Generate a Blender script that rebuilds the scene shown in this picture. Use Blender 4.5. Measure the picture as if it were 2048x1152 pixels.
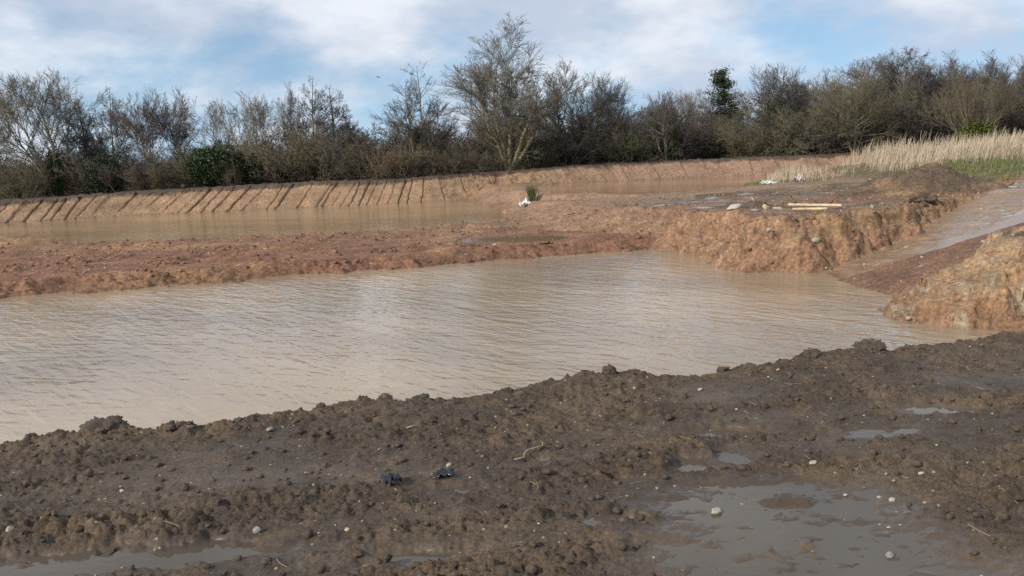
import bpy, math, random
import numpy as np
from mathutils import Matrix, Vector

for o in list(bpy.data.objects):
    bpy.data.objects.remove(o)
scene = bpy.context.scene
col = scene.collection
PI = math.pi

# ------------------------------------------------------------------ camera
PITCH, ROLL = math.radians(9.2), math.radians(2.0)
cam = bpy.data.cameras.new('camera')
cam.sensor_width = 36.0
cam.lens = 36.0 * 1704.0 / 2048.0
cam.clip_start, cam.clip_end = 0.1, 8000
camo = bpy.data.objects.new('camera', cam)
col.objects.link(camo)
fwd = Vector((0, math.cos(PITCH), -math.sin(PITCH)))
up0 = Vector((0, math.sin(PITCH), math.cos(PITCH)))
rt0 = Vector((1, 0, 0))
rt = rt0 * math.cos(ROLL) - up0 * math.sin(ROLL)
up = up0 * math.cos(ROLL) + rt0 * math.sin(ROLL)
camo.matrix_world = Matrix(((rt.x, up.x, -fwd.x, 0), (rt.y, up.y, -fwd.y, 0), (rt.z, up.z, -fwd.z, 1.7), (0, 0, 0, 1)))
scene.camera = camo

# ------------------------------------------------------------------ sky and sun
SUN_EL = math.radians(30)
SUN_DIR = Vector((-0.80, -0.60, 0)).normalized() * math.cos(SUN_EL) + Vector((0, 0, math.sin(SUN_EL)))
world = bpy.data.worlds.new('World')
scene.world = world
world.use_nodes = True
wn, wl = world.node_tree.nodes, world.node_tree.links
wn.clear()


def wnode(t, **kw):
    n = wn.new(t)
    for k, v in kw.items():
        if k == 'inp':
            for i, x in v.items():
                n.inputs[i].default_value = x
        else:
            setattr(n, k, v)
    return n


sky = wnode('ShaderNodeTexSky', sky_type='NISHITA', sun_disc=False)
sky.sun_elevation = SUN_EL
sky.sun_rotation = math.atan2(SUN_DIR.x, SUN_DIR.y)
sky.air_density, sky.dust_density, sky.ozone_density = 1.0, 0.2, 3.0
tc = wnode('ShaderNodeTexCoord')
# look a little higher into the clear sky: thin winter haze only whitens the lowest degrees
lift = wnode('ShaderNodeVectorMath', operation='ADD')
lift.inputs[1].default_value = (0, 0, 0.17)
wl.new(tc.outputs['Generated'], lift.inputs[0])
lnorm = wnode('ShaderNodeVectorMath', operation='NORMALIZE')
wl.new(lift.outputs[0], lnorm.inputs[0])
wl.new(lnorm.outputs[0], sky.inputs['Vector'])
mp = wnode('ShaderNodeMapping')
mp.inputs['Location'].default_value = (14.1, 3.3, 0.0)
mp.inputs['Rotation'].default_value = (0, math.radians(5), 0)
mp.inputs['Scale'].default_value = (1.0, 1.0, 2.1)
wl.new(tc.outputs['Generated'], mp.inputs[0])
n1 = wnode('ShaderNodeTexNoise', inp={'Scale': 3.3, 'Detail': 9.0, 'Roughness': 0.60, 'Distortion': 0.15})
n2 = wnode('ShaderNodeTexNoise', inp={'Scale': 4.2, 'Detail': 7.0, 'Roughness': 0.56, 'Distortion': 0.1})
wl.new(mp.outputs[0], n1.inputs['Vector'])
mp2 = wnode('ShaderNodeMapping')
mp2.inputs['Location'].default_value = (11.3, 2.2, 4.0)
wl.new(mp.outputs[0], mp2.inputs[0]); wl.new(mp2.outputs[0], n2.inputs['Vector'])
cov = wnode('ShaderNodeMapRange', interpolation_type='SMOOTHSTEP', inp={1: 0.33, 2: 0.55, 3: 0.24, 4: 0.97})
wl.new(n1.outputs['Fac'], cov.inputs[0])
shd = wnode('ShaderNodeMapRange', interpolation_type='SMOOTHSTEP', inp={1: 0.40, 2: 0.62, 3: 0.0, 4: 1.0})
wl.new(n2.outputs['Fac'], shd.inputs[0])
ccol = wnode('ShaderNodeMix', data_type='RGBA')
ccol.inputs['A'].default_value = (4.35, 4.95, 6.0, 1)
ccol.inputs['B'].default_value = (6.8, 7.1, 7.6, 1)
wl.new(shd.outputs[0], ccol.inputs['Factor'])
skm = wnode('ShaderNodeMix', data_type='RGBA')
wl.new(cov.outputs[0], skm.inputs['Factor'])
tint = wnode('ShaderNodeMix', data_type='RGBA', blend_type='MULTIPLY', inp={'Factor': 1.0})
tint.inputs['B'].default_value = (1.18, 1.36, 1.24, 1)
wl.new(sky.outputs[0], tint.inputs['A'])
wl.new(tint.outputs['Result'], skm.inputs['A']); wl.new(ccol.outputs['Result'], skm.inputs['B'])
bg = wnode('ShaderNodeBackground', inp={'Strength': 0.1})
wo = wnode('ShaderNodeOutputWorld')
wl.new(skm.outputs['Result'], bg.inputs[0]); wl.new(bg.outputs[0], wo.inputs[0])

sl = bpy.data.lights.new('sun', 'SUN')
sl.energy, sl.angle, sl.color = 3.0, math.radians(0.6), (1.0, 0.93, 0.82)
so = bpy.data.objects.new('sun', sl)
col.objects.link(so)
so.rotation_euler = SUN_DIR.to_track_quat('Z', 'Y').to_euler()
scene.view_settings.view_transform = 'Standard'
scene.view_settings.look = 'None'
scene.view_settings.gamma = 1.0
scene.view_settings.use_curve_mapping = False
scene.view_settings.exposure = 0.36
scene.cycles.use_denoising = False
scene.render.filter_size = 1.1
scene.cycles.max_bounces = 5
scene.cycles.diffuse_bounces = 2
scene.cycles.glossy_bounces = 3
scene.cycles.caustics_reflective = False
scene.cycles.caustics_refractive = False

# ------------------------------------------------------------------ helpers


def np_mesh(name, V, quads=None, tris=None, smooth=True):
    me = bpy.data.meshes.new(name)
    V = np.ascontiguousarray(V, dtype=np.float32)
    loops, starts = [], []
    n = 0
    for f, k in ((quads, 4), (tris, 3)):
        if f is not None and len(f):
            f = np.asarray(f, dtype=np.int32)
            loops.append(f.ravel())
            starts.append(n + np.arange(len(f), dtype=np.int32) * k)
            n += f.size
    loops = np.concatenate(loops)
    starts = np.concatenate(starts)
    me.vertices.add(len(V))
    me.vertices.foreach_set('co', V.ravel())
    me.loops.add(len(loops))
    me.loops.foreach_set('vertex_index', loops)
    me.polygons.add(len(starts))
    me.polygons.foreach_set('loop_start', starts)
    me.update(calc_edges=True)
    if smooth:
        me.polygons.foreach_set('use_smooth', np.ones(len(starts), dtype=bool))
    me.validate(verbose=False)
    return me


def grid_faces(nr, nc):
    i = np.arange(nr - 1)[:, None] * nc + np.arange(nc - 1)[None, :]
    i = i.ravel()
    return np.stack([i, i + 1, i + nc + 1, i + nc], 1)


def add_attr(me, name, arr):
    if arr.ndim == 1:
        a = me.attributes.new(name, 'FLOAT', 'POINT')
        a.data.foreach_set('value', arr.astype(np.float32))
    else:
        a = me.attributes.new(name, 'FLOAT_COLOR', 'POINT')
        c = np.ones((len(arr), 4), dtype=np.float32)
        c[:, :3] = arr
        a.data.foreach_set('color', c.ravel())


def obj(name, me, mat=None, parent=None, loc=None, rot=None, scale=None):
    o = bpy.data.objects.new(name, me)
    col.objects.link(o)
    if mat is not None and me is not None and not me.materials:
        me.materials.append(mat)
    if parent is not None:
        o.parent = parent
    if loc is not None:
        o.location = loc
    if rot is not None:
        o.rotation_euler = rot
    if scale is not None:
        o.scale = scale if hasattr(scale, '__len__') else (scale,) * 3
    return o


def tag(o, label=None, cat=None, group=None, kind=None):
    if label: o['label'] = label
    if cat: o['category'] = cat
    if group: o['group'] = group
    if kind: o['kind'] = kind
    return o


_prng = np.random.default_rng(7)
_perm = _prng.permutation(512).astype(np.int64)
_ang = _prng.random(512) * 2 * PI
_gx, _gy = np.cos(_ang), np.sin(_ang)
_rv = _prng.random((512, 4))


def _h(ix, iy, s):
    return _perm[(_perm[(ix + s * 37) & 511] + iy) & 511]


def pn(x, y, s=0):
    ix, iy = np.floor(x).astype(np.int64), np.floor(y).astype(np.int64)
    fx, fy = x - ix, y - iy
    u, v = fx * fx * fx * (fx * (fx * 6 - 15) + 10), fy * fy * fy * (fy * (fy * 6 - 15) + 10)

    def g(a, b):
        h = _h(ix + a, iy + b, s)
        return _gx[h] * (fx - a) + _gy[h] * (fy - b)
    n0 = g(0, 0) * (1 - u) + g(1, 0) * u
    n1_ = g(0, 1) * (1 - u) + g(1, 1) * u
    return (n0 * (1 - v) + n1_ * v) * 1.5


def fbm(x, y, octv=4, gain=0.5, lac=2.03, s=0):
    r = np.zeros_like(x)
    a = 1.0
    for k in range(octv):
        r += a * pn(x, y, s + k)
        x, y = x * lac + 5.2, y * lac + 1.7
        a *= gain
    return r


def sstep(a, b, x):
    t = np.clip((x - a) / (b - a), 0, 1)
    return t * t * (3 - 2 * t)


def lumps(x, y, cell, rmin, rmax, s=0, p=0.8):
    """hemispherical crumbs on a jittered grid: height 0..1 times their radius"""
    gx, gy = np.floor(x / cell).astype(np.int64), np.floor(y / cell).astype(np.int64)
    out = np.zeros_like(x)
    for i in (-1, 0, 1):
        for j in (-1, 0, 1):
            h = _h(gx + i, gy + j, s)
            rv = _rv[h]
            cx, cy = (gx + i + rv[:, 0]) * cell, (gy + j + rv[:, 1]) * cell
            r = rmin + (rmax - rmin) * rv[:, 2] ** 2
            r = np.where(rv[:, 3] < p, r, 1e-4)
            d2 = ((x - cx) ** 2 + (y - cy) ** 2) / (r * r)
            out = np.maximum(out, np.sqrt(np.clip(1 - d2, 0, 1)) * r)
    return out


def sdist(x, y, poly):
    """signed distance, positive inside the polygon"""
    d = np.full(x.shape, 1e18)
    ins = np.zeros(x.shape, dtype=bool)
    n = len(poly)
    for i in range(n):
        (ax, ay), (bx, by) = poly[i], poly[(i + 1) % n]
        ex, ey = bx - ax, by - ay
        t = np.clip(((x - ax) * ex + (y - ay) * ey) / (ex * ex + ey * ey + 1e-12), 0, 1)
        d = np.minimum(d, (x - ax - t * ex) ** 2 + (y - ay - t * ey) ** 2)
        c = ((ay > y) != (by > y))
        with np.errstate(divide='ignore', invalid='ignore'):
            ins ^= c & (x < ex * (y - ay) / (ey if abs(ey) > 1e-12 else 1e-12) + ax)
    d = np.sqrt(d)
    return np.where(ins, d, -d)


# ------------------------------------------------------------------ materials


class NT:
    def __init__(self, name):
        self.m = bpy.data.materials.new(name)
        self.m.use_nodes = True
        self.n, self.l = self.m.node_tree.nodes, self.m.node_tree.links
        self.n.clear()
        self.out = self.n.new('ShaderNodeOutputMaterial')
        self.b = self.n.new('ShaderNodeBsdfPrincipled')
        self.l.new(self.b.outputs[0], self.out.inputs[0])

    def node(self, t, inp=None, **kw):
        n = self.n.new(t)
        for k, v in kw.items():
            setattr(n, k, v)
        for k, v in (inp or {}).items():
            self.set(n.inputs[k], v)
        return n

    def set(self, sock, v):
        if isinstance(v, bpy.types.NodeSocket):
            self.l.new(v, sock)
        else:
            sock.default_value = v

    def pos(self, scale=(1, 1, 1), rot=0.0, objsp=False):
        if objsp:
            v = self.node('ShaderNodeTexCoord').outputs['Object']
        else:
            v = self.node('ShaderNodeNewGeometry').outputs['Position']
        if rot:
            v = self.node('ShaderNodeMapping', {'Vector': v, 'Rotation': (0, 0, rot)}).outputs[0]
        return self.node('ShaderNodeMapping', {'Vector': v, 'Scale': scale}).outputs[0]

    def noise(self, vec, scale, detail=4.0, rough=0.55, dist=0.0):
        return self.node('ShaderNodeTexNoise', {'Vector': vec, 'Scale': scale, 'Detail': detail, 'Roughness': rough, 'Distortion': dist}).outputs['Fac']

    def rng(self, v, a, b, c, d):
        return self.node('ShaderNodeMapRange', {0: v, 1: a, 2: b, 3: c, 4: d}).outputs[0]

    def mix(self, f, a, b, blend='MIX'):
        return self.node('ShaderNodeMix', {'Factor': f, 'A': a, 'B': b}, data_type='RGBA', blend_type=blend).outputs['Result']

    def attr(self, name):
        return self.node('ShaderNodeAttribute', attribute_name=name)

    def math(self, op, a, b):
        return self.node('ShaderNodeMath', {0: a, 1: b}, operation=op).outputs[0]

    def bump(self, h, strength, dist, normal=None):
        d = {'Height': h, 'Strength': strength, 'Distance': dist}
        if normal is not None:
            d['Normal'] = normal
        return self.node('ShaderNodeBump', d).outputs[0]

    def p(self, **kw):
        for k, v in kw.items():
            self.set(self.b.inputs[k.replace('_', ' ')], v)
        return self.m


def c4(r, g, b):
    return (r, g, b, 1.0)


def mat_soil(name, fine, bump_d, spec=0.35, fleck=0.0, lo=0.45, hi=1.6):
    """soil whose colour and wetness are carried by the mesh; noise adds grain, grit and fine relief"""
    t = NT(name)
    base = t.attr('soil').outputs['Color']
    wet = t.attr('wet').outputs['Fac']
    P = t.pos()
    a = t.noise(P, fine, 7, 0.72)
    b = t.noise(P, fine * 0.13, 4, 0.6)
    f = t.rng(a, 0.32, 0.70, lo, hi)
    f2 = t.rng(b, 0.3, 0.7, 0.75, 1.25)
    k = t.math('MULTIPLY', f, f2)
    wetk = t.math('SUBTRACT', 1.0, t.math('MULTIPLY', wet, 0.18))
    k = t.math('MULTIPLY', k, wetk)
    smooth = t.rng(wet, 0.45, 0.85, 0.0, 0.8)
    k = t.node('ShaderNodeMix', {0: smooth, 2: k, 3: 0.88}, data_type='FLOAT').outputs[0]
    kc = t.node('ShaderNodeCombineColor', {0: k, 1: k, 2: k}).outputs[0]
    c = t.mix(1.0, base, kc, 'MULTIPLY')
    hue = t.noise(P, fine * 0.4, 3, 0.6)
    c = t.mix(t.rng(hue, 0.5, 0.72, 0.0, 0.35), c, t.mix(1.0, c, (1.35, 1.12, 0.85, 1), 'MULTIPLY'))
    if fleck:
        v = t.node('ShaderNodeTexVoronoi', {'Vector': P, 'Scale': fleck, 'Randomness': 1.0})
        d = v.outputs['Distance']
        sel = t.node('ShaderNodeSeparateColor', {0: v.outputs['Color']}).outputs[0]
        m = t.math('MULTIPLY', t.math('LESS_THAN', d, 0.22), t.math('GREATER_THAN', sel, 0.95))
        c = t.mix(t.math('MULTIPLY', m, 0.7), c, (0.45, 0.38, 0.28, 1))
    rough = t.rng(t.math('ADD', wet, t.math('MULTIPLY', t.math('SUBTRACT', b, 0.5), 0.5)), 0.0, 1.0, 0.9, 0.10)
    dry = t.math('SUBTRACT', 1.0, t.rng(wet, 0.3, 0.9, 0.0, 0.95))
    bm = t.bump(a, t.math('MULTIPLY', dry, 1.0), bump_d)
    return t.p(Base_Color=c, Roughness=rough, Normal=bm, Specular_IOR_Level=spec)


def mat_water(name, tint, sc=1.0, rot=0.0, bump=0.05, rough=0.04, silt=0.2):
    t = NT(name)
    P = t.pos((0.9 * sc, 3.4 * sc, 1.0), rot)
    P2 = t.pos((1.6 * sc, 4.6 * sc, 1.0), rot - 0.62)
    P3 = t.pos((0.10, 0.17, 1.0), rot + 0.5)
    a = t.noise(P, 1.0, 2.5, 0.5, 0.4)
    b = t.noise(P2, 1.0, 2.0, 0.5, 0.3)
    g = t.noise(P3, 1.0, 2.0, 0.5)
    gust = t.rng(g, 0.38, 0.64, 0.6, 1.0)
    h = t.math('ADD', a, t.math('MULTIPLY', b, 0.6))
    bm = t.bump(h, gust, bump)
    s = t.noise(t.pos((0.12, 0.22, 1), 0.3), 1.0, 3.0, 0.5)
    c = t.mix(t.rng(s, 0.35, 0.65, 0.0, 1.0), c4(*[x * (1 - silt) for x in tint]), c4(*[min(1, x * (1 + silt)) for x in tint]))
    return t.p(Base_Color=c, Roughness=rough, IOR=1.333, Normal=bm)


def mat_bark(name, c1, c2, scale=9.0, rough=0.9):
    t = NT(name)
    P = t.pos((1, 1, 0.35), objsp=True)
    a = t.noise(P, scale, 4, 0.6)
    b = t.noise(t.pos((1, 1, 1)), 0.35, 2, 0.5)
    c = t.mix(t.rng(a, 0.3, 0.7, 0.0, 1.0), c4(*c1), c4(*c2))
    v = t.rng(b, 0.3, 0.7, 0.75, 1.3)
    c = t.mix(1.0, c, t.node('ShaderNodeCombineColor', {0: v, 1: v, 2: v}).outputs[0], 'MULTIPLY')
    return t.p(Base_Color=c, Roughness=rough, Specular_IOR_Level=0.2)


def mat_leaf(name, c1, c2, sc=3.0, rough=0.55, spec=0.3, trans=0.15):
    t = NT(name)
    a = t.noise(t.pos(), sc, 3, 0.6)
    r = t.node('ShaderNodeNewGeometry').outputs['Random Per Island']
    f = t.math('ADD', t.math('MULTIPLY', t.rng(a, 0.3, 0.7, 0, 1), 0.5), t.math('MULTIPLY', r, 0.5))
    c = t.mix(f, c4(*c1), c4(*c2))
    return t.p(Base_Color=c, Roughness=rough, Specular_IOR_Level=spec)


def mat_plain(name, c1, c2, scale, rough=0.8, bump=0.0, spec=0.4, objsp=True):
    t = NT(name)
    P = t.pos(objsp=objsp)
    a = t.noise(P, scale, 5, 0.6)
    c = t.mix(t.rng(a, 0.3, 0.7, 0, 1), c4(*c1), c4(*c2))
    kw = dict(Base_Color=c, Roughness=rough, Specular_IOR_Level=spec)
    if bump:
        kw['Normal'] = t.bump(a, 0.6, bump)
    return t.p(**kw)


M = {}
M['mud'] = mat_soil('dark_mud', 60.0, 0.012, 0.35, 30.0)
M['earth'] = mat_soil('red_earth', 9.0, 0.065, 0.35, 4.0, 0.40, 1.68)
M['bank'] = mat_soil('cut_clay', 7.0, 0.02, 0.25)
M['pond_near'] = mat_water('silty_pond_water', (0.335, 0.253, 0.168), 1.0, 0.85, 0.046)
M['pond_far'] = mat_water('still_silty_water', (0.30, 0.215, 0.125), 1.3, 0.6, 0.03)
M['pond_back'] = mat_water('ochre_pond_water', (0.27, 0.175, 0.10), 1.3, 0.1, 0.012)
M['puddle'] = mat_water('puddle_water', (0.10, 0.082, 0.06), 4.0, 0.2, 0.0012, 0.06, 0.25)
M['puddle_mid'] = mat_water('plateau_puddle_water', (0.22, 0.14, 0.085), 2.5, 0.2, 0.003, 0.05)
M['ground_far'] = mat_plain('rough_field', (0.07, 0.065, 0.035), (0.12, 0.10, 0.055), 0.3, 0.95, objsp=False)
M['bark_olive'] = mat_bark('olive_grey_bark', (0.15, 0.135, 0.085), (0.29, 0.26, 0.17))
M['bark_grey'] = mat_bark('grey_bark', (0.14, 0.12, 0.09), (0.26, 0.23, 0.18))
M['bark_pale'] = mat_bark('pale_straw_bark', (0.27, 0.20, 0.13), (0.42, 0.33, 0.22))
M['bark_birch'] = mat_bark('white_birch_bark', (0.30, 0.26, 0.22), (0.62, 0.58, 0.52), 5.0)
M['twig_olive'] = mat_bark('olive_twigs', (0.098, 0.086, 0.052), (0.176, 0.158, 0.100))
M['twig_brown'] = mat_bark('brown_twigs', (0.105, 0.082, 0.055), (0.189, 0.155, 0.103))
M['twig_purple'] = mat_bark('purple_brown_twigs', (0.078, 0.062, 0.058), (0.141, 0.114, 0.103))
M['twig_grey'] = mat_bark('grey_twigs', (0.105, 0.096, 0.076), (0.196, 0.182, 0.145))
M['twig_dark'] = mat_bark('dark_twigs', (0.065, 0.057, 0.046), (0.118, 0.103, 0.086))
M['twig_pale'] = mat_bark('straw_twigs', (0.25, 0.18, 0.11), (0.38, 0.28, 0.18))
M['leaf_ivy'] = mat_leaf('dark_ivy_leaves', (0.018, 0.032, 0.012), (0.05, 0.085, 0.026))
M['leaf_ivy_y'] = mat_leaf('yellow_green_ivy_leaves', (0.045, 0.06, 0.014), (0.15, 0.17, 0.035))
M['leaf_pine'] = mat_leaf('pine_needles', (0.022, 0.036, 0.018), (0.055, 0.08, 0.036))
M['leaf_grass'] = mat_leaf('green_grass', (0.09, 0.115, 0.035), (0.20, 0.235, 0.075), 1.5)
M['reed'] = mat_leaf('dry_reeds', (0.34, 0.27, 0.185), (0.60, 0.50, 0.37), 0.8, 0.8, 0.15)
M['weed'] = mat_leaf('green_weed', (0.075, 0.085, 0.035), (0.16, 0.17, 0.075), 4.0)
M['stone_pale'] = mat_plain('pale_flint', (0.24, 0.20, 0.145), (0.50, 0.45, 0.37), 8.0, 0.7)
M['stone_grey'] = mat_plain('grey_stone', (0.16, 0.15, 0.13), (0.34, 0.32, 0.28), 9.0, 0.8)
M['stone_ochre'] = mat_plain('ochre_stone', (0.38, 0.28, 0.15), (0.58, 0.47, 0.30), 9.0, 0.8)
M['timber'] = mat_plain('weathered_pale_timber', (0.50, 0.36, 0.20), (0.72, 0.57, 0.37), 4.0, 0.75)
M['concrete'] = mat_plain('pale_concrete', (0.36, 0.31, 0.26), (0.55, 0.50, 0.43), 5.0, 0.9, 0.01)
M['sheet'] = mat_plain('white_plastic_sheet', (0.62, 0.64, 0.66), (0.86, 0.87, 0.88), 2.0, 0.4)
M['black_plastic'] = mat_plain('black_plastic', (0.010, 0.011, 0.014), (0.03, 0.032, 0.04), 6.0, 0.28, spec=0.6)
M['feather'] = mat_plain('black_feathers', (0.012, 0.012, 0.013), (0.03, 0.03, 0.032), 5.0, 0.6)
M['straw'] = mat_plain('dead_straw', (0.26, 0.20, 0.13), (0.45, 0.37, 0.26), 3.0, 0.8)

# ------------------------------------------------------------------ foreground mud bank
LIP = [(-40, -10), (-16, 1.0), (-7, 3.9), (-3.2, 5.06), (-3.0, 5.25), (-2.75, 5.33), (-2.07, 5.28), (-1.73, 5.45), (-1.17, 5.71),
       (-0.47, 5.84), (-0.11, 5.98), (0.65, 6.25), (1.38, 6.10), (1.72, 6.25), (2.31, 6.65), (2.89, 6.84), (3.21, 6.66),
       (3.85, 6.88), (4.35, 7.03), (7, 8.2), (14, 9.6), (40, 10), (60, -40), (-60, -40)]
# standing water on the mud: centre, half length, half width, turn
PUD = [
    ('large', 1.27, 3.90, 0.52, 0.27, 0.02), ('large', 1.22, 3.30, 0.60, 0.42, 0.05), ('a', 1.25, 4.93, 0.24, 0.085, -0.05),
    ('b', 0.96, 4.41, 0.10, 0.10, 0.0), ('c', 1.19, 4.54, 0.11, 0.13, 0.3), ('d', 2.70, 5.22, 0.22, 0.11, -0.1),
    ('e', -1.66, 3.56, 0.50, 0.085, 0.02), ('e', -2.10, 3.44, 0.30, 0.10, 0.1), ('g', -0.10, 4.20, 0.30, 0.055, 0.12), ('h', -0.45, 3.46, 0.20, 0.06, 0.1),
    ('i', 2.22, 3.98, 0.075, 0.055, 0.0), ('j', 0.60, 4.24, 0.10, 0.05, 0.0), ('k', 0.17, 4.53, 0.10, 0.03, 0.2), ('l', 2.17, 4.82, 0.20, 0.08, 0.2),
    ('m', 0.35, 3.75, 0.13, 0.06, 0.1)]
PUD_Z = -0.034


def pud_field(x, y):
    """1 deep in a puddle, 0 at its rim, negative outside"""
    wx = x + 0.09 * fbm(x * 4, y * 6, 3, s=40) + 0.016 * fbm(x * 22, y * 22, 2, s=44)
    wy = y + 0.06 * fbm(x * 4 + 9, y * 6, 3, s=47) + 0.014 * fbm(x * 22, y * 22 + 7, 2, s=49)
    best = np.full(x.shape, -9.0)
    for _, cx, cy, a, b, r in PUD:
        c, s = math.cos(r), math.sin(r)
        u, v = (wx - cx) * c + (wy - cy) * s, -(wx - cx) * s + (wy - cy) * c
        best = np.maximum(best, 1 - np.sqrt((u / a) ** 2 + (v / b) ** 2))
    return best


def fg_height(x, y, full=False):
    d = sdist(x, y, LIP) + 0.10 * fbm(x * 1.6, y * 1.6, 3, s=3) + 0.03 * fbm(x * 7, y * 7, 2, s=5)
    c, s = math.cos(0.13), math.sin(0.13)
    u, v = x * c + y * s, -x * s + y * c
    band = fbm(u * 0.55, v * 2.1, 3, s=11)              # ruts left by wheels run along the bank
    churn = sstep(-0.22, 0.30, band + 0.5 * fbm(u * 1.3, v * 2.6, 2, s=15))
    near_lip = 1 - sstep(0.0, 1.1, d)
    churn = np.maximum(0.50 + 0.50 * churn, 0.95 * near_lip)
    pf = pud_field(x, y)
    wetz = sstep(-0.55, 0.25, pf)
    churn0 = churn
    churn = churn * (1 - 0.5 * sstep(-0.6, 0.05, pf))
    base = 0.025 * fbm(x * 0.8, y * 0.8, 3, s=20) + 0.012 * band
    dx_ = 0.020 * fbm(x * 18, y * 18, 3, s=22) + 0.007 * fbm(x * 60, y * 60, 2, s=27)
    dy_ = 0.020 * fbm(x * 18 + 3, y * 18 + 8, 3, s=25) + 0.007 * fbm(x * 60 + 5, y * 60, 2, s=28)
    X, Y = x + dx_, y + dy_
    L1 = lumps(X, Y, 0.16, 0.02, 0.075, 1, 0.35)
    L2 = lumps(X, Y, 0.075, 0.010, 0.038, 2, 0.5)
    L3 = lumps(X, Y, 0.034, 0.005, 0.019, 3, 0.6)
    big1 = sstep(-0.1, 0.5, fbm(u * 1.1, v * 1.8, 2, s=38))

    def bil(f_, s_):
        return np.abs(pn(X * f_ + s_, Y * f_ * 1.25 - s_, s_))
    torn = 0.050 * bil(6.0, 31) + 0.036 * bil(12.5, 32) + 0.022 * bil(27, 33) + 0.013 * bil(55, 34)
    pit = sstep(0.30, 0.75, fbm(X * 11, Y * 14, 3, 0.6, s=35))
    z = base + churn * (0.86 * torn - 0.020 + 0.30 * L1 * big1 + 0.26 * L2 + 0.28 * L3 - 0.024 * pit) + 0.003 * fbm(X * 30, Y * 30, 2, s=36)
    flo = -0.006 + 0.25 * (z + 0.006)
    z = np.where(z < -0.006, flo, z)
    # shallow hollows: the mud dips just under the water, so the rim is ragged
    shal = PUD_Z + 0.020 - 0.034 * sstep(-0.75, 0.30, pf) + 0.30 * churn0 * (torn - 0.03) + 0.25 * L2 * churn0 + 0.010 * fbm(x * 6, y * 9, 3, s=54)
    bl = sstep(-1.0, -0.10, pf)
    z = z * (1 - bl) + shal * bl
    isl = np.clip(1 - np.sqrt(((x - 1.30) / 0.17) ** 2 + ((y - 3.93) / 0.075) ** 2), 0, 1)
    z = z + 0.035 * sstep(0, 0.6, isl) * (0.7 + 9 * torn)
    z += 0.03 * near_lip * sstep(-0.1, 0.5, fbm(x * 1.1, y * 1.1, 2, s=52) + 0.25) * sstep(-0.05, 0.3, d)
    out = np.minimum(0, d)
    z = z + out * 1.15 - 0.25 * sstep(0, 0.6, -d)
    z = np.maximum(z, -3.6)
    if full:
        return z, d, churn, pf, wetz, band
    return z


def ring_grid(Yr, half_w, nc, extra=0, wide=0.0):
    u = np.linspace(-1, 1, nc - 2 * extra)
    Xg = u[None, :] * half_w[:, None]
    if extra:                                          # coarse columns carry the sheet on to either side
        w = (np.arange(1, extra + 1) / extra) ** 1.6 * wide
        Xg = np.concatenate([Xg[:, :1] - w[None, ::-1], Xg, Xg[:, -1:] + w[None, :]], 1)
    Yg = np.repeat(Yr[:, None], nc, 1)
    return Xg.ravel(), Yg.ravel()


yr = np.concatenate([np.linspace(-30, 0.5, 10), np.linspace(1.0, 2.9, 18), np.arange(2.92, 7.5, 0.0112), np.linspace(7.65, 16, 26)])
hw = np.where(yr > 7.6, 0.70 * yr + 2 + (yr - 7.6) * 3, 0.70 * np.maximum(yr, 2.2) + 0.7)
hw = np.where(yr < 0.6, 60, hw)
nc = 780
gx, gy = ring_grid(yr, hw, nc, 24, 9.0)
gz, d_, churn_, pf_, wetz_, band_ = fg_height(gx, gy, True)
me = np_mesh('ground', np.stack([gx, gy, gz], 1), grid_faces(len(yr), nc))
mix_ = sstep(-0.3, 0.5, fbm(gx * 1.3, gy * 1.3, 3, s=60))[:, None]
soil = np.array([0.082, 0.059, 0.041]) * (1 - mix_) + np.array([0.112, 0.080, 0.053]) * mix_
och = sstep(0.35, 0.75, fbm(gx * 2.2, gy * 2.2, 3, s=64))[:, None]
soil = soil * (1 - 0.5 * och) + np.array([0.15, 0.098, 0.052]) * 0.5 * och
yell = sstep(0.2, 1.2, -d_)[:, None]
soil = soil * (1 - yell) + np.array([0.24, 0.14, 0.07]) * yell
wet = np.clip(0.14 + 0.30 * (1 - churn_) + 0.60 * sstep(-0.75, -0.05, pf_) - 0.2 * band_, 0, 1)
add_attr(me, 'soil', soil)
add_attr(me, 'wet', wet)
tag(obj('ground', me, M['mud']), kind='structure')

# puddle sheets, one for each group of touching hollows
done = []
for name, cx, cy, a, b, r in PUD:
    if name in done:
        continue
    done.append(name)
    parts = [p for p in PUD if p[0] == name]
    xs, ys = [], []
    for _, qx, qy, qa, qb, qr in parts:
        th = np.linspace(0, 2 * PI, 40, endpoint=False)
        e = 1.22
        ux, uy = np.cos(th) * (qa * e + 0.05), np.sin(th) * (qb * e + 0.04)
        xs.append(qx + ux * math.cos(qr) - uy * math.sin(qr)); ys.append(qy + ux * math.sin(qr) + uy * math.cos(qr))
    xs, ys = np.concatenate(xs), np.concatenate(ys)
    mx, my = xs.mean(), ys.mean()
    if len(parts) > 1:                                   # star-shaped outline of the union
        ang = np.arctan2(ys - my, xs - mx)
        th = np.linspace(-PI, PI, 48, endpoint=False)
        rr = []
        for t in th:
            m = np.abs(np.angle(np.exp(1j * (ang - t)))) < 0.14
            rr.append(np.hypot(xs[m] - mx, ys[m] - my).max() if m.any() else 0.1)
        xs, ys = mx + np.cos(th) * np.array(rr), my + np.sin(th) * np.array(rr)
    n = len(xs)
    pz = PUD_Z + 0.0012 * (len(done) - 8)
    V = np.concatenate([np.stack([xs, ys, np.full(n, pz)], 1), [[mx, my, pz]]])
    tr = np.stack([np.arange(n), (np.arange(n) + 1) % n, np.full(n, n)], 1)
    tag(obj('puddle_water', np_mesh('puddle_water', V, tris=tr), M['puddle']), kind='structure')

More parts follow.
